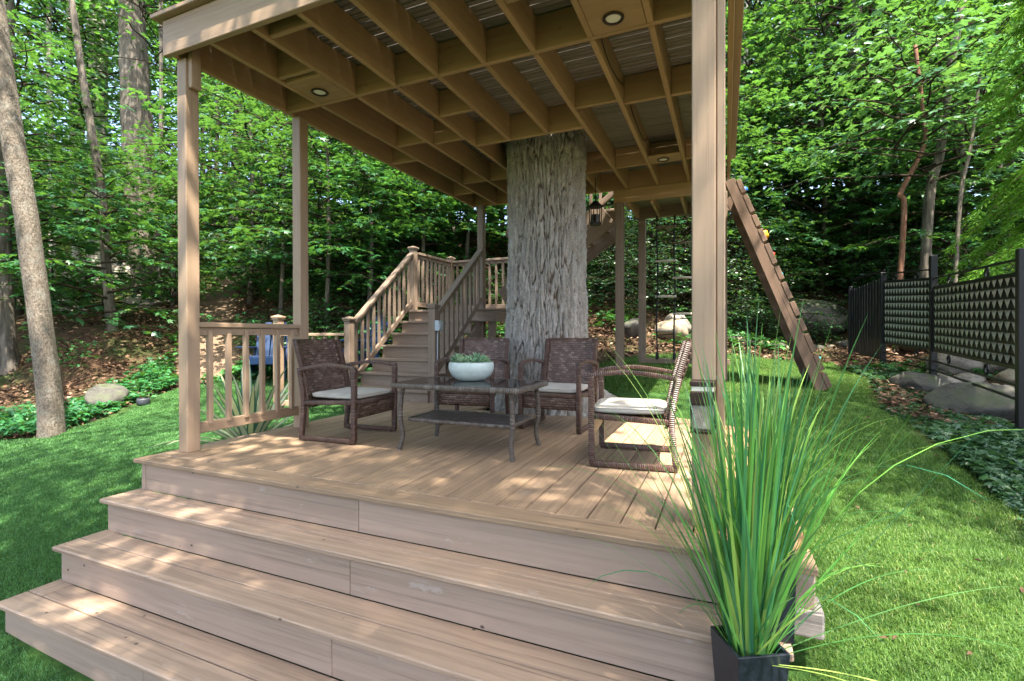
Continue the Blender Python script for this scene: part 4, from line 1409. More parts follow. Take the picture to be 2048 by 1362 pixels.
RK = {m: [rock_mesh(i + 10 * j, m) for i in range(4)] for j, m in enumerate(('rock', 'rockpale', 'rocktan'))}


def rock(name, label, pos, size, mat='rock', i=0, rz=0.0, group=None, sink=.3, cat='rock'):
    z = float(gz(pos[0], pos[1])) if len(pos) == 2 else pos[2]
    o = obj(name, RK[mat][i % 4], None, Matrix.Translation((pos[0], pos[1], z + size[2] * (.5 - sink))) @ Matrix.Rotation(rz, 4, 'Z') @ Matrix.Diagonal((size[0] * 1.15, size[1] * 1.15, size[2] * 1.15, 1)))
    return tag(o, label, cat, group)


def rk(px, py, d): p = at(px, py, d); return (p.x, p.y)


rock('boulder', 'grey boulder at the edge of the left lawn beside the leaning tree', rk(212, 825, 7.0), (.50, .45, .40), 'rock', 0, .4, None, .22, 'boulder')
rock('boulder', 'pale flat boulder at the foot of the big oak on the left slope', rk(288, 642, 12.3), (.75, .5, .42), 'rockpale', 1, .6, None, .2, 'boulder')
rock('boulder', 'pale boulder half buried in dead leaves left of the thin trunk', rk(140, 640, 12.5), (.95, .6, .45), 'rockpale', 2, .2, None, .25, 'boulder')
rock('rock_outcrop', 'big grey ledge of rock behind the thin trunk on the left hill', rk(232, 580, 15.0), (2.9, 1.6, 1.25), 'rockpale', 3, .2, None, .12, 'rock ledge')
rock('boulder', 'huge dark boulder under the bushes right of the climbing ramp', rk(1600, 690, 10.6), (2.1, 1.4, .95), 'rock', 1, .5, None, .3, 'boulder')
rock('boulder', 'dark mossy boulder just right of the front right post', rk(1470, 680, 10.4), (.8, .8, .75), 'rock', 2, 1.5, None, .3, 'boulder')
rock('boulder', 'tan boulder seen through the rope ladder', rk(1345, 695, 8.6), (.55, .42, .40), 'rocktan', 0, .3, None, .2, 'boulder')
rock('boulder', 'grey wedge-shaped stone between the two slim rear posts', rk(1268, 700, 8.6), (.42, .36, .38), 'rock', 3, 1.0, None, .25, 'boulder')
rock('boulder', 'pale stone behind the top rungs of the rope ladder', rk(1355, 672, 9.0), (.45, .35, .36), 'rockpale', 2, 0, None, .2, 'boulder')
rock('boulder', 'large rounded grey stone under the near fence panel in the ivy', rk(1965, 850, 4.75), (.74, .46, .40), 'rock', 2, -.35, None, .28, 'boulder')
rock('boulder', 'low grey slab of stone under the far end of the near fence panel', rk(1835, 812, 5.8), (.52, .38, .28), 'rock', 0, .3, None, .25, 'boulder')
rock('boulder', 'smooth grey boulder behind the middle fence post', rk(1848, 728, 7.9), (.72, .5, .46), 'rock', 1, .2, None, .25, 'boulder')
rock('boulder', 'big sunlit pale boulder behind the near fence panel', rk(1915, 762, 6.6), (.62, .5, .42), 'rockpale', 0, .9, None, .2, 'boulder')
rock('boulder', 'tan boulder low behind the far fence panel', rk(1815, 700, 8.6), (.6, .5, .42), 'rocktan', 1, .9, None, .2, 'boulder')
for i, (px, py, d, s, m) in enumerate(((1940, 795, 6.0, .30, 'rockpale'), (1985, 770, 6.4, .42, 'rockpale'), (2025, 790, 5.8, .36, 'rocktan'), (2010, 820, 5.3, .28, 'rockpale'), (1895, 800, 6.0, .28, 'rockpale'), (1960, 815, 5.5, .26, 'rockpale'),
                                      (2040, 755, 6.6, .5, 'rockpale'), (1975, 740, 7.2, .45, 'rocktan'), (2060, 820, 5.2, .33, 'rockpale'), (2045, 725, 7.4, .5, 'rock'), (1925, 735, 7.6, .36, 'rockpale'), (2090, 770, 6.2, .45, 'rockpale'), (1870, 775, 6.6, .26, 'rocktan'), (1990, 800, 5.6, .2, 'rocktan'))):
    rock('rock', 'broken pale stone among the sunlit rubble behind the fence', rk(px, py, d), (s, s * .8, s * .62), m, i, i * 1.1, 'sunlit rubble behind the fence', .25)
for i, (px, py, d) in enumerate(((1480, 712, 9.2), (1500, 718, 9.1), (1528, 716, 9.2), (1556, 718, 9.2), (1580, 720, 9.2), (1462, 716, 9.1), (1605, 718, 9.3), (1690, 722, 9.3), (1660, 722, 9.3), (1635, 722, 9.3))):
    s = .20 + .1 * ((i * 5) % 4) / 4
    rock('edging_stone', 'small rounded stone in the row edging the lawn behind the ramp', rk(px, py, d), (s, s * .8, s * .6), 'rock' if i % 2 else 'rocktan', i, i * .9, 'edging stones behind the ramp', .25)
for i, (x, y, s, m) in enumerate(((.30, 1.80, .15, 'rocktan'), (.245, 1.73, .14, 'rocktan'), (.33, 1.66, .10, 'rocktan'), (.30, 1.57, .07, 'rocktan'), (.38, 1.86, .09, 'rock'))):
    rock('rubble_stone', 'rough broken stone packed under the grey timber at the deck corner', (x, y, -.42), (s, s * .8, s * .9), m, i, i * 1.7, 'rubble under the deck corner', .1)

# ================================================================== FOLIAGE TOOLS
LEAF_MAPLE = (np.array([(.34, 0, .03), (0, 0, 0), (.10, .36, -.05), (.30, .20, 0), (.62, .47, -.08), (.60, .15, .01), (1, 0, -.10), (.60, -.15, .01), (.62, -.47, -.08), (.30, -.20, 0), (.10, -.36, -.05)]),
              np.array([[0, i, i + 1] for i in range(1, 10)] + [[0, 10, 1]]))
LEAF_OVATE = (np.array([(0, 0, 0), (.42, .27, .06), (1, 0, -.08), (.42, -.27, .06)]), np.array([[0, 2, 1], [0, 3, 2]]))
LEAF_LOBED = (np.array([(.3, 0, .03), (0, 0, 0), (.30, .14, 0), (.62, .40, -.05), (.70, .30, -.05), (.62, .17, 0), (1, .06, -.1), (1, -.06, -.1), (.62, -.17, 0), (.70, -.30, -.05), (.62, -.40, -.05), (.30, -.14, 0)]),
              np.array([[0, i, i + 1] for i in range(1, 11)] + [[0, 11, 1]]))
LEAF_NEEDLE = (np.array([(0, 0, 0), (.5, .10, .02), (1, 0, -.1), (.5, -.10, .02)]), np.array([[0, 2, 1], [0, 3, 2]]))


def unit(a): return a / (np.linalg.norm(a, axis=-1, keepdims=True) + 1e-9)


def leaves(pos, dr_, nrm, size, tint, tmpl):
    """arrays of leaf positions -> V, T, per-vertex tint"""
    tv, tf = tmpl
    d = unit(dr_); s = unit(np.cross(nrm, d)); n = np.cross(d, s)
    V = pos[:, None] + size[:, None, None] * (tv[None, :, 0:1] * d[:, None] + tv[None, :, 1:2] * s[:, None] + tv[None, :, 2:3] * n[:, None])
    N_ = len(pos); k = len(tv)
    T = tf[None] + (np.arange(N_) * k)[:, None, None]
    return V.reshape(-1, 3), T.reshape(-1, 3), np.repeat(tint, k)


def leaf_obj(name, mat, pos, dr_, nrm, size, tint, tmpl, parent=None, M_=None):
    V, T, a = leaves(pos, dr_, nrm, size, tint, tmpl)
    return obj(name, np_mesh(name, V, [T], mat, False, {'tint': a}), parent, M_)


def spray_crown(seed, R, h0, h1, nb, leaf, elev=(.05, .55), sag=.30, dens=1.0, flat=.35, shape='dome', tmpl=LEAF_MAPLE, mat=None, twig=.5, tilt=.35):
    """flat leafy sprays on branches leaving a trunk; returns (crown mesh, branch mesh)"""
    g = np.random.default_rng(seed)
    PP, DD, SZ = [], [], []
    br = MB()
    for i in range(nb):
        f = (i + g.random()) / nb
        h = h0 + (h1 - h0) * f
        az = i * 2.39996 + g.normal() * .35
        if shape == 'dome': L = R * (1 - .75 * f ** 1.6) * g.uniform(.7, 1.1)
        elif shape == 'round': L = R * sqrt(max(.08, 1 - (2 * f - .9) ** 2)) * g.uniform(.65, 1.1)
        else: L = R * g.uniform(.6, 1.1)
        el = g.uniform(*elev) + .35 * f
        t = np.linspace(0, 1, 7)
        wob = np.cumsum(g.normal(size=7) * .05) * L
        ca, sa = cos(az), sin(az)
        pts = np.stack([L * t * ca - wob * sa, L * t * sa + wob * ca, h + L * (el * t - sag * t * t)], -1)
        add_tube(br, pts, np.linspace(.008 + .006 * L, .002, 7), 5, cap=False)
        nt_ = max(3, int(L / (leaf * 1.35) * dens * .9))
        for j in range(nt_):
            s = .18 + .82 * (j + g.random() * .7) / nt_
            q = s * 6; q0 = min(5, int(q)); p = pts[q0] + (pts[q0 + 1] - pts[q0]) * (q - q0)
            side = 1 if j % 2 else -1
            a2 = az + side * g.uniform(.55, 1.25)
            tl = (twig * L * (1.12 - s) + leaf * 1.5) * g.uniform(.6, 1.1)
            n = max(3, int(tl / (leaf * .52) * dens))
            u = (np.arange(n) + g.random(n) * .6 + .4) / n
            tz = g.normal() * .12 - .06
            tp = p + np.stack([cos(a2) * u * tl, sin(a2) * u * tl, (tz * u - .16 * u * u) * tl], -1)
            sd = np.where(np.arange(n) % 2, 1, -1)
            al = a2 + sd * g.uniform(.35, 1.0, n) + g.normal(size=n) * .25
            off = np.stack([np.cos(al), np.sin(al), np.full(n, -.12)], -1) * leaf * .18
            PP.append(tp + off); DD.append(np.stack([np.cos(al), np.sin(al), g.normal(size=n) * .22 - .22], -1))
            SZ.append(leaf * g.uniform(.6, 1.12, n))
            if tl > leaf * 2.5 and j % 2 == 0: add_tube(br, [p, p + np.array([cos(a2) * tl * .8, sin(a2) * tl * .8, tz * tl * .8 - .1 * tl])], [.004, .0018], 4, cap=False)
    PP = np.concatenate(PP); DD = np.concatenate(DD); SZ = np.concatenate(SZ)
    NN = np.array([0, 0, 1.0]) + g.normal(size=PP.shape) * tilt
    tint = np.clip(g.beta(2, 2.2, len(PP)), 0, 1)
    V, T, a = leaves(PP, DD, NN, SZ, tint, tmpl)
    return np_mesh('crown', V, [T], mat or M['maple'], False, {'tint': a}), br.mesh('branches', M['twig'], True)


def trunk_mesh(pts, r0, r1, mat, nseg=14, seed=0, flare=.35, rough=.05):
    P_ = smooth_path(pts, 8); n = len(P_); f = np.linspace(0, 1, n)
    L = sum((P_[i + 1] - P_[i]).length for i in range(n - 1))
    rad = (r0 + (r1 - r0) * f) * (1 + flare * np.exp(-f * L / (r0 * 2.2)))
    V, Q, T, al, ar = tube_vf([tuple(p) for p in P_], rad, nseg, 0, True)
    c = np.repeat(np.array([tuple(p) for p in P_]), nseg, 0)
    th = np.tile(np.arange(nseg), n)
    k = len(c)
    dsp = 1 + rough * 2 * (vnoise(th * .9, al[:k] * 2.2, seed=seed, perx=None) - .5) + .06 * np.sin(th / nseg * 2 * pi * 3 + seed)
    V[:k] = c + (V[:k] - c) * dsp[:, None]
    mb = MB(); mb.add(V, Q, T); return mb.mesh('trunk', mat, True)


def tree(name, label, pts, r0, r1, bark, crown=None, group=None, cpos=None, cscale=1.0, crz=0.0, cat='tree', nseg=14, seed=0, flare=.35):
    """pts: trunk axis in world space, base first"""
    b = Vector(pts[0])
    t = thing(name, label, cat, tuple(b), 0, group)
    rel = [Vector(p) - b for p in pts]
    obj('trunk', trunk_mesh([tuple(p) for p in rel], r0, r1, M[bark], nseg, seed, flare), t, WM[t])
    if crown:
        cp = Vector(cpos) if cpos is not None else b
        m_ = Matrix.Translation(cp) @ Matrix.Rotation(crz, 4, 'Z') @ Matrix.Scale(cscale, 4)
        obj('crown', crown[0], t, m_); obj('branches', crown[1], t, m_)
    return t


# crown variants (meshes shared by many trees)
UND = [spray_crown(20 + i, 2.4, .8, 4.8, 44, .145, dens=1.1, mat=M['maple']) for i in range(3)]
UNL = [spray_crown(30 + i, 2.0, .35, 2.6, 26, .125, elev=(.0, .4), mat=M['maple']) for i in range(2)]
TALL = [spray_crown(40 + i, 3.2, 2.0, 12.5, 84, .20, elev=(.0, .7), sag=.35, dens=.95, shape='round', tmpl=LEAF_OVATE, mat=M['canopy'], twig=.42, tilt=.5) for i in range(3)]
HIGH = [spray_crown(50 + i, 3.4, 5.5, 13.5, 56, .19, elev=(.05, .7), sag=.35, dens=.8, shape='round', tmpl=LEAF_OVATE, mat=M['canopy'], twig=.45, tilt=.5) for i in range(2)]
SASS = [spray_crown(60, 2.3, .8, 3.6, 26, .21, elev=(.1, .5), sag=.28, dens=.92, tmpl=LEAF_LOBED, mat=M['sass'], tilt=.4)]
SHR = [spray_crown(70 + i, .85, .08, .95, 46, .085, elev=(.1, .9), sag=.3, dens=.9, shape='dome', tmpl=LEAF_OVATE, mat=M['shrub'], tilt=.55) for i in range(2)]
HOLLY = [spray_crown(75, 1.15, .1, 2.0, 90, .06, elev=(.1, .8), sag=.25, dens=.8, shape='dome', tmpl=LEAF_OVATE, mat=M['shrub'], tilt=.8, twig=.4)]
LOWM = [spray_crown(78, .8, .1, .7, 22, .10, elev=(.15, .8), sag=.35, dens=.85, shape='flat', tmpl=LEAF_MAPLE, mat=M['cover'], tilt=.45)]


def gpt(px, d):
    """point on the ground under photo column px at depth d"""
    p = at(px, 600, d); return Vector((p.x, p.y, float(gz(p.x, p.y))))


def col(pts, d):
    """a trunk axis through photo points at one depth, base last in the list -> base first"""
    P_ = [at(x, y, d) for x, y in pts][::-1]
    g = float(gz(P_[0].x, P_[0].y)); P_[0].z = min(P_[0].z, g) - .08
    return [tuple(p) for p in P_]


# ================================================================== THE BIG OAK through the deck
def big_oak():
    c = (-1.80, 5.06); z0, z1 = -.22, 3.4
    NU, NV = 420, 520
    th = np.linspace(0, 2 * pi, NU, endpoint=False); zz = np.linspace(0, 1, NV) ** 1.0 * (z1 - z0) + z0
    TH, ZZ = np.meshgrid(th, zz)
    h = np.clip(ZZ, -.3, None)
    R0 = .405 + .075 * np.exp(-np.clip(h, 0, None) / .55) + .02 * np.clip(1.2 - h, 0, 1.2) + .015 * np.clip((h - 2.2), 0, 2)
    R0 = R0 * (1 + .025 * np.sin(2 * TH + .6) + .018 * np.sin(3 * TH + 2 + .3 * ZZ))
    for a, amp, wd, hh in ((radians(15), .78, .26, .17), (radians(-62), .16, .33, .22), (radians(-115), .10, .3, .25), (radians(-160), .22, .3, .25), (radians(70), .3, .3, .25), (radians(140), .3, .3, .25)):
        da = np.angle(np.exp(1j * (TH - a)))
        R0 = R0 + amp * np.exp(-(da / wd) ** 2) * np.exp(-np.clip(h + .15, 0, None) / hh)
    # furrowed bark: interlacing vertical plates
    per = 66
    u = TH / (2 * pi) * per
    wz = ZZ * 2.3
    # long plates: Voronoi cells stretched along the trunk, their borders are the furrows
    cu = u + 1.1 * (vnoise(u * .5, ZZ * .9, seed=1, perx=per // 2) - .5) + .55 * (vnoise(u, ZZ * 3.2, seed=2, perx=per) - .5) + .25 * (vnoise(u * 2, ZZ * 11, seed=4, perx=per * 2) - .5)
    cv = ZZ * 2.7 + .5 * (vnoise(u, ZZ * 4, seed=3, perx=per) - .5)
    iu, iv = np.floor(cu), np.floor(cv)
    d1 = np.full(u.shape, 9.0); d2 = d1.copy(); cid = np.zeros(u.shape)
    for du in (-2, -1, 0, 1, 2):
        for dv in (-1, 0, 1):
            ku = np.mod(iu + du, per); kv = iv + dv
            qx = iu + du + .15 + .7 * _hash(ku, kv, ku * 0, 61); qy = kv + _hash(ku, kv, ku * 0, 62)
            dd = np.hypot(cu - qx, (cv - qy) * .62)
            near = dd < d1
            d2 = np.where(near, d1, np.minimum(d2, dd)); cid = np.where(near, _hash(ku, kv, ku * 0, 63), cid); d1 = np.where(near, dd, d1)
    fine = vnoise(u * 4, ZZ * 26, seed=7, perx=per * 4) - .5
    fine2 = vnoise(u * 9, ZZ * 70, seed=8, perx=per * 9) - .5
    lowf = 1.0
    rel = np.clip((d2 - d1 + .10 * fine) / .30, 0, 1) ** .7
    dsp = .036 * rel * (.75 + .5 * cid) + .018 * fine * rel + .012 * fine2
    RR = R0 + dsp * lowf - .035
    cx_ = c[0] + .02 * np.sin(ZZ * .8); cy_ = c[1]
    X = cx_ + RR * np.cos(TH); Y = cy_ + RR * np.sin(TH)
    # roots dive into the ground, so follow it
    Zz = ZZ + np.where(ZZ < .35, (np.clip(gz(X[:60:60, :], Y[:60:60, :]) + .06, -.2, .3)) * np.clip((.35 - ZZ) / .55, 0, 1), 0)
    i = np.arange(NV - 1)[:, None] * NU; j = np.arange(NU)[None]; j2 = (j + 1) % NU
    Q = np.stack([i + j, i + j2, i + NU + j2, i + NU + j], -1).reshape(-1, 4)
    t = thing('oak_tree', 'massive grey oak trunk with furrowed bark rising through the deck and platform', 'tree', (c[0], c[1], 0))
    obj('trunk', np_mesh('trunk', np.stack([X, Y, Zz], -1).reshape(-1, 3), [Q], M['bark_oak'], True, {'ridge': np.clip(rel + .15 * fine, 0, 1).ravel()}), t)
    up = MB()
    add_tube(up, smooth_path([(c[0], c[1], 3.3), (c[0] + .1, c[1], 5.5), (c[0] - .1, c[1] + .1, 8), (c[0], c[1], 11)], 5), np.linspace(.40, .15, 16), 14)
    obj('upper_trunk', up.mesh('upper_trunk', M['bark_grey'], True), t)
    cr = spray_crown(91, 7.0, 5.6, 11.5, 66, .19, elev=(.05, .5), sag=.25, dens=.70, shape='round', tmpl=LEAF_OVATE, mat=M['canopy'], twig=.34, tilt=.6)
    m_ = Matrix.Translation((c[0], c[1], 0))
    obj('crown', cr[0], t, m_); obj('branches', cr[1], t, m_)


big_oak()

# ================================================================== TREES ONE CAN TELL APART
tree('leaning_tree', 'grey speckled tree trunk leaning at the left edge of the lawn', col([(-40, -160), (-22, -40), (-10, 20), (8, 160), (32, 320), (56, 460), (88, 700), (99, 800), (104, 866)], 5.9), .122, .092, 'bark_grey', HIGH[0], cpos=(-8.3, 3.0, .9), cscale=.85, nseg=24, seed=3, flare=.12)
tree('oak_tree', 'large dark furrowed oak trunk on the slope left of the front post', col([(258, -400), (262, 0), (268, 150), (275, 300), (288, 450), (303, 560), (320, 622)], 13.5), .47, .27, 'bark_dark', HIGH[1], cpos=(-14.6, 8.4, 3.0), cscale=1.15, nseg=24, seed=5, flare=.45)
tree('pale_tree', 'tall pale barked trunk behind the thin dark one on the left', col([(188, -500), (192, 0), (196, 200), (190, 400), (192, 520)], 17.5), .30, .26, 'bark_pale', HIGH[0], cpos=(-20.2, 10.4, 4.0), cscale=1.2, nseg=18, seed=6)
tree('thin_tree', 'thin curving trunk with layered maple leaves in front of the rock ledge', col([(118, -120), (143, 0), (165, 150), (190, 300), (205, 400), (215, 560), (228, 676)], 9.2), .085, .045, 'bark_dark', UNL[0], cpos=(-10.4, 5.3, .75), cscale=1.25, seed=7)
tree('dark_tree', 'dark slender trunk at the far left edge behind the leaning tree', col([(-12, 200), (2, 380), (10, 480), (14, 620), (22, 752)], 8.4), .11, .07, 'bark_dark', UND[1], cpos=(-11.6, 4.6, 1.7), cscale=.95, crz=1.2, seed=8)
for i, (x0, y0, x1, y1, d, r, bk, lab) in enumerate(((98, 40, 106, 560, 14.5, .085, 'bark_pale', 'slim bluish grey trunk left of the pale tree'), (322, 330, 318, 560, 13.0, .06, 'bark_dark', 'slim dark sapling just right of the large left oak'),
        (486, 120, 470, 540, 17.0, .26, 'bark_dark', 'broad dark trunk beside the dirt path between the left posts'), (437, 60, 430, 545, 15.0, .07, 'bark_dark', 'thin straight trunk left of the dirt path'),
        (520, 90, 528, 520, 19.0, .10, 'bark_dark', 'thin trunk just left of the second left post'), (748, 430, 742, 520, 15.0, .09, 'bark_dark', 'slim trunk among bushes above the stair rail'), (905, 420, 912, 520, 14.0, .09, 'bark_dark', 'slim trunk between the platform post and the big trunk'),
        (1716, -80, 1722, 420, 16.0, .15, 'bark_grey', 'straight grey trunk in the woods right of the ramp'), (1752, 40, 1744, 420, 18.0, .11, 'bark_pale', 'pale slender trunk in the right woods'), (1656, 200, 1652, 420, 16.0, .16, 'bark_dark', 'dark trunk beside the sunny gap in the right woods'),
        (1788, 240, 1786, 430, 15.0, .06, 'bark_grey', 'thin grey sapling left of the reddish branch on the right'), (1500, 100, 1512, 470, 17.0, .09, 'bark_grey', 'thin trunk just right of the ramp top'))):
    a_ = at(x0, y0 - 350, d); b_ = gpt(x1, d); m2 = at(x0, y0, d)
    tree('slim_tree', lab, [(b_.x, b_.y, b_.z - .1), tuple((Vector(b_) * .5 + m2 * .5)), tuple(m2), tuple(a_)], r, r * .7, bk, HIGH[i % 2], cpos=(b_.x, b_.y, b_.z + .6), cscale=1.0, crz=i * 1.3, nseg=12, seed=i)
tree('oak_tree', 'huge dark trunk deep in the right woods behind the reddish branch', col([(1905, -300), (1895, 0), (1884, 200), (1876, 350), (1872, 470)], 14.0), .46, .36, 'bark_dark', HIGH[1], cpos=(5.7, 17.7, 4), cscale=1.1, nseg=20, seed=12)
tree('sassafras_tree', 'leaning tree with big bright lobed leaves above the metal fence', col([(1925, 0), (1900, 140), (1880, 300), (1858, 400), (1845, 540)], 8.9), .085, .06, 'bark_dark', SASS[0], cpos=at(1850, 470, 8.2), cscale=1.0, crz=.6, seed=14)
tree('sassafras_tree', 'crooked reddish stem with lobed leaves right of the sunny gap', col([(1830, 90), (1846, 230), (1850, 280), (1830, 330), (1800, 390), (1808, 425), (1790, 520)], 8.5), .045, .03, 'bark_red', SASS[0], cpos=at(1795, 400, 8.0), cscale=.85, crz=2.6, seed=15)
tree('thin_tree', 'thin leaning sapling above the near fence panel', col([(1960, 150), (1940, 300), (1920, 400), (1905, 530)], 8.0), .032, .02, 'bark_dark', UNL[0], cpos=at(1960, 330, 8.2), cscale=.8, crz=.9, seed=16)


# ---- understory maples whose leaf layers fill the middle distance
def under(name, label, px, d, cr, sc, rz, dz=0.0, group=None, r=.05):
    b_ = gpt(px, d); h = 3.6 * sc
    return tree(name, label, [(b_.x, b_.y, b_.z - .1), (b_.x + .1, b_.y, b_.z + h * .5), (b_.x - .05 + .1 * sin(px), b_.y + .1, b_.z + h + dz)], r, r * .5, 'bark_dark', cr, group=group, cpos=(b_.x, b_.y, b_.z + dz), cscale=sc, crz=rz, nseg=9, seed=int(px))


UG = 'young maples along the edge of the woods'
for i, (px, d, v, sc, dz) in enumerate(((60, 11.5, 1, .9, .2), (345, 12.2, 2, .85, .3), (560, 10.2, 0, .95, .3), (650, 9.6, 1, 1.0, .35), (735, 9.9, 2, .9, .25), (840, 11.0, 0, 1.0, .2), (930, 11.5, 1, 1.0, .3), (1040, 11.5, 2, 1.0, .2),
                                       (1210, 11.5, 0, .95, .2), (1330, 11.5, 1, 1.0, .3), (1500, 11.8, 2, 1.05, .5), (1590, 12.4, 0, 1.1, .5), (1690, 12.2, 1, 1.05, .3), (1785, 11.8, 2, .95, .1), (2010, 10.5, 1, 1.1, .1), (-60, 12, 0, 1.1, .2), (1440, 10.8, 0, .9, .3))):
    under('maple_tree', 'young maple with flat layers of dark green leaves at the edge of the woods', px, d, UND[v], sc, i * 1.9, dz, UG)
LG = 'leafy saplings in the undergrowth of the slope'
for i, (px, d, sc) in enumerate(((40, 13.5, .8), (300, 15.5, .9), (520, 13.5, .8), (610, 11.5, .8), (700, 11.8, .9), (800, 12.6, .9), (1240, 10.6, .75), (1480, 11.2, .9), (1560, 11.4, .85), (1640, 12.0, .9), (1730, 11.6, .85), (1820, 11.0, .7), (2060, 9.0, .8), (1920, 10.5, .8))):
    under('maple_sapling', 'low leafy sapling in the undergrowth on the slope behind the deck', px, d, UNL[i % 2], sc, i * 1.3, 0, LG, .03)
FG = 'tall leafy trees filling the far woods'
n_ = 0
MG = 'broad maples standing behind the young ones'
for d, sp, o_ in ((13.6, 2.3, .2), (16.2, 2.6, .6)):
    na = int(2 * radians(50) * d / sp)
    for i in range(na):
        a = -radians(50) + 2 * radians(50) * (i + o_) / na
        x = d * sin(a - YAW); y = d * cos(a - YAW); ppx = CX + F_PX * math.tan(a)
        if 40 < ppx < 480: continue
        under('maple_tree', 'broad maple with many leaf layers standing behind the young ones in the woods', ppx, d * cos(a), UND[(i + 1) % 3], random.uniform(1.35, 1.75), i * 2.3, -.5, MG, .07)
for d, sp in ((15.5, 3.0), (18.5, 3.2), (22, 3.2), (26, 3.4), (31, 3.8), (38, 4.4)):
    na = int(2 * radians(52) * d / sp)
    for i in range(na):
        a = -radians(52) + 2 * radians(52) * (i + .5 + random.uniform(-.35, .35)) / na
        dd = d * random.uniform(.93, 1.07)
        x = dd * sin(a - YAW + 0.0); y = dd * cos(a - YAW)
        if min(hypot(x - px_, y - py_) for px_, py_ in PATH) < 1.4: continue
        ppx = CX + F_PX * math.tan(a)
        if 60 < ppx < 400 and dd < 18.5: continue                 # the named trunks on the left stand free
        z = float(gz(x, y)); r = random.uniform(.07, .2); sc = random.uniform(.85, 1.3)
        tree('forest_tree', 'leafy green tree standing deep in the woods on the hillside', [(x, y, z - .2), (x + random.uniform(-.3, .3), y, z + 5), (x + random.uniform(-.6, .6), y, z + 12 * sc)], r, r * .5, ('bark_dark', 'bark_grey', 'bark_dark', 'bark_pale')[n_ % 4],
             TALL[n_ % 3], FG, (x, y, z - .3 - 1.6 * random.random()), sc, random.uniform(0, 6.28), nseg=9, seed=n_)
        n_ += 1

# unseen trees added so that their crowns dapple the light
SHADE = [spray_crown(80 + i, 4.3, 6.0, 11.5, 74, .17, elev=(.0, .6), sag=.3, dens=1.25, shape='round', tmpl=LEAF_OVATE, mat=M['canopy'], twig=.42, tilt=.6) for i in range(2)]
for i, (x, y, s, lab) in enumerate(((7.0, 2.6, .95, 'tall unseen tree added for shade right of the right lawn'), (.0, -2.4, 1.0, 'tall unseen tree added for shade right behind the camera'), (-2.9, -2.3, 1.0, 'tall unseen tree added for shade behind the front steps'),
                                    (-7.0, -2.4, 1.0, 'tall unseen tree added for shade left of the front steps'), (5.6, -5.4, 1.0, 'tall unseen tree added for shade far behind the camera to the right'), (3.8, 3.5, .64, 'young unseen tree added for shade just outside the right edge of the frame'), (3.0, -1.3, .52, 'young unseen tree added for shade close behind the camera to the right'))):
    z = float(gz(x, y))
    tree('shade_tree', lab, [(x, y, z - .1), (x + .1, y, z + 4), (x, y + .2, z + 10)], .22 * s, .10 * s, 'bark_grey', SHADE[i % 2], cpos=(x, y, z), cscale=s, crz=i * 2.0, seed=30 + i)

# ---- old wire fence on the left slope
wf = thing('wire_fence', 'thin black wire fence crossing the left slope behind the leaning tree', 'fence', tuple(gpt(105, 11.0)))
wp = [gpt(px, d) for px, d in ((-60, 10.6), (105, 11.0), (205, 12.2), (330, 14.0))]
for p in wp: post_z('fence_post', p.x, p.y, p.z - .1, p.z + 1.15, .035, .035, M['black'], wf)
for h in (.25, .5, .75, 1.0, 1.12):
    tube('wire', [tuple(p + Vector((0, 0, h))) for p in wp], .006, M['black'], wf, 5)

tree('shade_tree', 'slender unseen tree added for shade, leaning over the camera from the right lawn', [(2.4, -.5, -.6), (2.2, -.4, 3), (1.7, -.1, 6.5), (1.4, .1, 10)], .12, .05, 'bark_grey', SHADE[1], cpos=(1.5, -.2, 4.4), cscale=.46, crz=1.0, seed=41)  # unseen tree added so its crown cuts the sun on the deck

# ---- shrubs
SG = 'dark evergreen shrubs under the trees'
for i, (px, d, sc, v) in enumerate(((1235, 9.4, .9, 1), (1300, 9.6, 1.15, 1), (1370, 9.5, 1.2, 1), (1440, 9.9, 1.15, 1), (1490, 10.2, 1.25, 1), (1545, 11.0, 1.0, 1), (1670, 11.3, 1.1, 0), (1720, 11.0, .9, 0), (1620, 12.5, 1.3, 0),
                                   (860, 10.3, .9, 0), (790, 10.5, .9, 0), (700, 10.8, .8, 0), (640, 9.4, .7, 0), (965, 9.8, .9, 0), (600, 11.0, .8, 0), (2000, 8.4, .9, 0), (1940, 9.0, .9, 0), (1850, 9.8, .9, 0), (1780, 10.3, .8, 0), (2080, 7.4, .9, 0), (1200, 9.9, .9, 1), (1135, 9.8, 1.0, 1), (1560, 10.0, .55, 1), (1690, 10.0, .6, 0), (1640, 9.9, .42, 0), (1520, 9.8, .5, 0))):
    b_ = gpt(px, d)
    t = thing('shrub', 'dense dark green shrub at the foot of the wooded slope', 'shrub', tuple(b_), 0, SG)
    cr = HOLLY[0] if v else SHR[i % 2]
    m_ = Matrix.Translation(b_ - Vector((0, 0, .05))) @ Matrix.Rotation(i * 1.1, 4, 'Z') @ Matrix.Scale(sc * (1.0 if v else 1.25), 4)
    obj('foliage', cr[0], t, m_); obj('stems', cr[1], t, m_)
PG = 'low broad-leaved plants on the leaf-covered slopes'
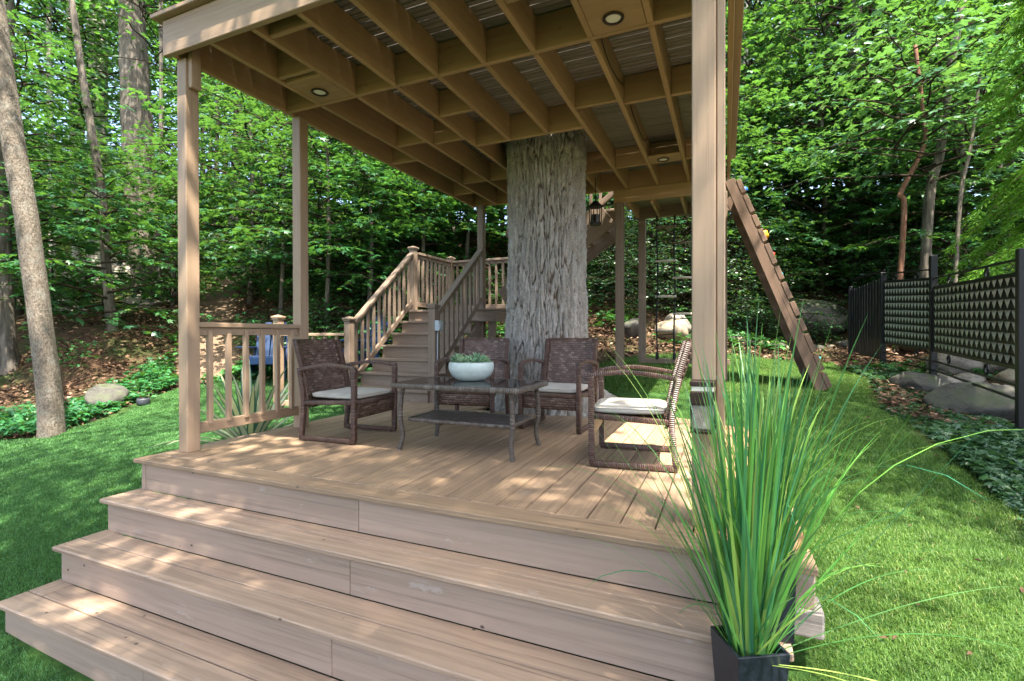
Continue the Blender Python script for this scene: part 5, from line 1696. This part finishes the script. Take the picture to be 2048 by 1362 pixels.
for i in range(60):
    if i < 24: px, d = random.uniform(20, 360), random.uniform(7.5, 16)
    elif i < 46: px, d = random.uniform(480, 960), random.uniform(8.5, 15)
    else: px, d = random.uniform(1180, 2048), random.uniform(9.2, 12.5)
    b_ = gpt(px, d)
    if bool(inside(LAWN, b_.x, b_.y)) or float(seg_dist(PATH, np.array(b_.x), np.array(b_.y))) < .8: continue
    if px < 360 and 8.6 < d < 12 and random.random() < .75: continue
    t = thing('woodland_plant', 'low leafy plant growing among dead leaves on the slope', 'plant', tuple(b_), 0, PG)
    m_ = Matrix.Translation(b_) @ Matrix.Rotation(i * 1.7, 4, 'Z') @ Matrix.Scale(random.uniform(.55, 1.1), 4)
    obj('foliage', LOWM[0][0], t, m_); obj('stems', LOWM[0][1], t, m_)


# ---- the cedar at the right edge
def cedar():
    base = at(2215, 700, 5.4); base.z = float(gz(base.x, base.y))
    t = thing('cedar_tree', 'bright green feathery cedar hanging in from the right edge of the frame', 'tree', tuple(base))
    obj('trunk', trunk_mesh([(0, 0, -.1), (.03, 0, 2), (0, .05, 5.4)], .11, .04, M['bark_red'], 12, 4), t, WM[t])
    g = np.random.default_rng(8); PP, DD, NN, SZ = [], [], [], []; br = MB()
    for i in range(120):
        f = (i + g.random()) / 120; h = 1.0 + 4.4 * f; az = i * 2.39996 + g.normal() * .3
        L = 1.32 * (1 - .35 * f) * g.uniform(.7, 1.1)
        tt = np.linspace(0, 1, 6)
        pts = np.stack([L * tt * cos(az), L * tt * sin(az), h + L * (.28 * tt - .75 * tt ** 2)], -1)
        add_tube(br, pts, np.linspace(.012, .003, 6), 4, cap=False)
        for j in range(int(34 * L)):
            s = .2 + .8 * g.random(); q = s * 5; q0 = min(4, int(q)); p = pts[q0] + (pts[q0 + 1] - pts[q0]) * (q - q0)
            a2 = az + g.normal() * .9; tl = g.uniform(.14, .30); n = 12
            u = np.linspace(.05, 1, n)
            ax = np.array([cos(a2), sin(a2), -.35 - .5 * g.random()]); ax /= np.linalg.norm(ax)
            sd = np.cross(ax, [0, 0, 1.0]); sd /= np.linalg.norm(sd)
            tp = p + ax * (u * tl)[:, None] + np.array([0, 0, -.06]) * (u ** 2)[:, None] * tl / .2
            sg = np.where(np.arange(n) % 2, 1, -1)
            PP.append(tp); DD.append(ax + sd * sg[:, None] * .75 + g.normal(size=(n, 3)) * .15); NN.append(np.cross(sd, ax) + g.normal(size=(n, 3)) * .4); SZ.append((.030 + .060 * (1 - u)) * g.uniform(.8, 1.2, n))
    PP, DD, NN, SZ = map(np.concatenate, (PP, DD, NN, SZ))
    leaf_obj('crown', M['cedar'], PP, DD, NN, SZ * 1.5, g.beta(2, 2, len(PP)), LEAF_NEEDLE, t, WM[t])
    obj('branches', br.mesh('branches', M['bark_red'], True), t, WM[t])


cedar()


# ================================================================== GROUND COVER, LITTER AND GRASS (nobody could count these)
def polar(n, d0, d1, a0=-50, a1=50, p=1.0):
    """points on the ground, denser near the camera"""
    d = d0 + (d1 - d0) * RNG.random(n) ** p
    a = np.radians(RNG.uniform(a0, a1, n)) - YAW
    return d * np.sin(a), d * np.cos(a), d


def litter():
    x, y, d = polar(70000, 5.5, 19)
    k = ~inside(LAWN, x, y) & (seg_dist(PATH, x, y) > .42) & (fbm(x * .9, y * .9, seed=21) > .30)
    k &= ~((x > XL) & (x < XR) & (y < YB))
    x, y, d = x[k], y[k], d[k]; n = len(x)
    z = gz(x, y) + RNG.uniform(.0, .06, n) + (fbm(x * .8, y * .8, seed=5) - .5) * .12
    a = RNG.uniform(0, 2 * pi, n)
    o = leaf_obj('leaf_litter', M['litter'], np.stack([x, y, z], -1), np.stack([np.cos(a), np.sin(a), RNG.normal(0, .3, n)], -1), np.array([0, 0, 1.0]) + RNG.normal(0, .5, (n, 3)), RNG.uniform(.05, .10, n), RNG.random(n), LEAF_OVATE)
    tag(o, 'brown dead leaves lying over the wooded slope', 'leaf litter', kind='stuff')


litter()


def cover(name, label, x, y, mat, hmax, size, cat, tmpl=LEAF_MAPLE):
    n = len(x)
    clump = np.clip((fbm(x * 2.2, y * 2.2, seed=31) - .3) * 2.2, 0, 1)
    h = hmax * clump * RNG.uniform(.25, 1.0, n)
    z = gz(x, y) + h + .01
    a = RNG.uniform(0, 2 * pi, n)
    o = leaf_obj(name, mat, np.stack([x, y, z], -1), np.stack([np.cos(a), np.sin(a), RNG.normal(-.1, .3, n)], -1), np.array([0, 0, 1.0]) + RNG.normal(0, .4, (n, 3)), RNG.uniform(*size, n), RNG.beta(2, 2, n), tmpl)
    return tag(o, label, cat, kind='stuff')


x, y, d = polar(60000, 5.0, 12, -50, -8)
sd = seg_dist(LAWN, x, y, True); inl = inside(LAWN, x, y)
wv_ = .55 + 1.0 * fbm(x * 1.1, y * 1.1, seed=41)
k = (~inl) & (sd < wv_) & (x < -3.4) & (y > 1.2) & (seg_dist(PATH, x, y) > .5) & (y < 6.6)
cover('ground_cover', 'leafy green ground cover along the edge of the left lawn', x[k][:11000], y[k][:11000], M['cover'], .26, (.05, .105), 'ground cover')
x, y, d = polar(90000, 8.5, 18, -35, 48)
k = (~inside(LAWN, x, y)) & (seg_dist(PATH, x, y) > .55) & (fbm(x * .55 + 3, y * .55, seed=43) > .47)
cover('undergrowth', 'patchy green undergrowth over the wooded slope', x[k][:16000], y[k][:16000], M['cover'], .30, (.07, .14), 'undergrowth')
x, y, d = polar(120000, 3.0, 9, 8, 50)
k = (~inside(LAWN, x, y)) & (x > .8) & (seg_dist(LAWN, x, y, True) < 1.0) & (fbm(x * 1.6, y * 1.6, seed=45) > .22) & (x > .9 + .02 * y) & ~((x > 2.25) & (y > 5.2) & (y < 8))
cover('ivy_bed', 'dark ivy creeping along the right edge of the lawn', x[k][:16000], y[k][:16000], M['ivy'], .09, (.035, .075), 'ivy')


def grass(name, label, sel, n, d0, d1, a0, a1, mat, hgt, wid, lean, p):
    x, y, d = polar(n, d0, d1, a0, a1, p)
    k = inside(LAWN, x, y) & sel(x, y)
    k &= ~((x > XL + .02) & (x < XR - .01) & (y > YF + .02) & (y < YB))
    k &= ~((x > XS0 - .005) & (x < XS1 + .005) & (y > 1.29) & (y < YF + .3))
    k &= np.hypot(x + 1.8, y - 5.06) > .62
    x, y, d = x[k], y[k], d[k]; n = len(x)
    z = gz(x, y)
    tuft = fbm(x * 9, y * 9, seed=51)
    L = hgt * RNG.uniform(.6, 1.25, n) * (.75 + .5 * tuft)
    a = RNG.uniform(0, 2 * pi, n) + 1.5 * tuft
    le = np.abs(RNG.normal(lean, .3, n))
    w = wid * (1 + .22 * d) * RNG.uniform(.7, 1.2, n)
    dx, dy = np.cos(a), np.sin(a)
    p0 = np.stack([x, y, z - .004], -1)
    sdv = np.stack([-dy, dx, 0 * dx], -1) * w[:, None] * .5
    out = np.stack([dx, dy, 0 * dx], -1)
    up = np.array([0, 0, 1.0])
    p1 = p0 + out * (L * .5 * np.sin(le * .7))[:, None] + up * (L * .5 * np.cos(le * .7))[:, None]
    p2 = p1 + out * (L * .5 * np.sin(le * 1.5))[:, None] + up * (L * .5 * np.cos(le * 1.5))[:, None]
    V = np.stack([p0 - sdv, p0 + sdv, p1 - sdv * .8, p1 + sdv * .8, p2], 1).reshape(-1, 3)
    b = (np.arange(n) * 5)[:, None]
    Qd = b + np.array([[0, 1, 3, 2]]); Td = b + np.array([[2, 3, 4]])
    tint = np.clip(RNG.beta(1.5, 2.0, n) * .85 + .55 * (fbm(x * 1.7, y * 1.7, seed=53) - .42), 0, 1)
    o = obj(name, np_mesh(name, V, [Qd, Td], mat, False, {'tint': np.repeat(tint, 5)}))
    tag(o, label, 'grass', kind='stuff')


# a few dead leaves dropped on the right lawn
x, y, d = polar(900, 1.6, 8, 4, 48)
k = inside(LAWN, x, y) & (x > .35); x, y = x[k][:60], y[k][:60]; n = len(x); a = RNG.uniform(0, 6.28, n)
o = leaf_obj('fallen_leaves', M['litter'], np.stack([x, y, gz(x, y) + .022], -1), np.stack([np.cos(a), np.sin(a), RNG.normal(0, .2, n)], -1), np.array([0, 0, 1.0]) + RNG.normal(0, .4, (n, 3)), RNG.uniform(.02, .038, n), .7 * RNG.random(n), LEAF_OVATE)
tag(o, 'a few dead leaves dropped on the right lawn', 'fallen leaves', kind='stuff')
grass('turf', 'short even blue-green turf of the left lawn', lambda x, y: (x < -3.3) | (y < 1.27), 560000, 1.9, 10.5, -49, 2, M['turf'], .026, .0022, .5, 1.15)
grass('lawn', 'rough sunlit grass of the right lawn', lambda x, y: x > -2.6, 560000, 1.2, 10.5, 0, 49, M['lawn'], .034, .0018, .7, 1.1)


# ================================================================== LABELS that tell look-alikes apart by where they stand
ORD = ['first', 'second', 'third', 'fourth', 'fifth', 'sixth', 'seventh', 'eighth', 'ninth', 'tenth', 'eleventh', 'twelfth', 'thirteenth', 'fourteenth', 'fifteenth', 'sixteenth', 'seventeenth']
ZONES = [(-1e9, 130, 'behind the leaning tree'), (130, 360, 'left of the front post'), (360, 600, 'between the two left posts'), (600, 820, 'behind the stair rail'), (820, 1010, 'behind the staircase landing'),
         (1010, 1230, 'right behind the big trunk'), (1230, 1385, 'behind the rope ladder'), (1385, 1560, 'behind the ramp top'), (1560, 1760, 'right of the climbing ramp'), (1760, 1e9, 'above the metal fence')]


def photo_px(o):
    d = Vector(o.matrix_basis.translation) - Vector((0, 0, EYE)); w = d.dot(_fw)
    return CX + F_PX * d.dot(_r2) / w, w


def spread(group, what, zones=ZONES):
    buckets = {}
    for o in list(COL.objects):
        if o.parent is None and o.get('group') == group:
            px, w = photo_px(o)
            if w <= 0: continue
            z = next(z for z in zones if z[0] <= px < z[1])
            buckets.setdefault(z[2], []).append((px, o))
    for z, l in buckets.items():
        l.sort(key=lambda t: t[0])
        for i, (px, o) in enumerate(l):
            o['label'] = (what + ' ' + z) if len(l) == 1 else '%s %s, %s from the left' % (what, z, ORD[min(i, 16)])


spread(UG, 'young layered maple')
spread(MG, 'broad tall maple')
spread(LG, 'low leafy sapling')
spread(SG, 'dense dark green shrub')
spread(PG, 'low woodland plant', [(-1e9, 130, 'at the far left edge'), (130, 360, 'left of the front post'), (360, 600, 'between the left posts'), (600, 1010, 'on the slope behind the staircase'), (1010, 1400, 'on the slope right of the big trunk'), (1400, 1e9, 'at the foot of the right woods')])
spread(FG, 'tall distant forest tree')
spread('sunlit rubble behind the fence', 'pale broken stone', [(-1e9, 1e9, 'in the sunlit rubble behind the fence')])
spread('edging stones behind the ramp', 'small edging stone', [(-1e9, 1e9, 'in the row behind the ramp')])
bpy.context.view_layer.update()
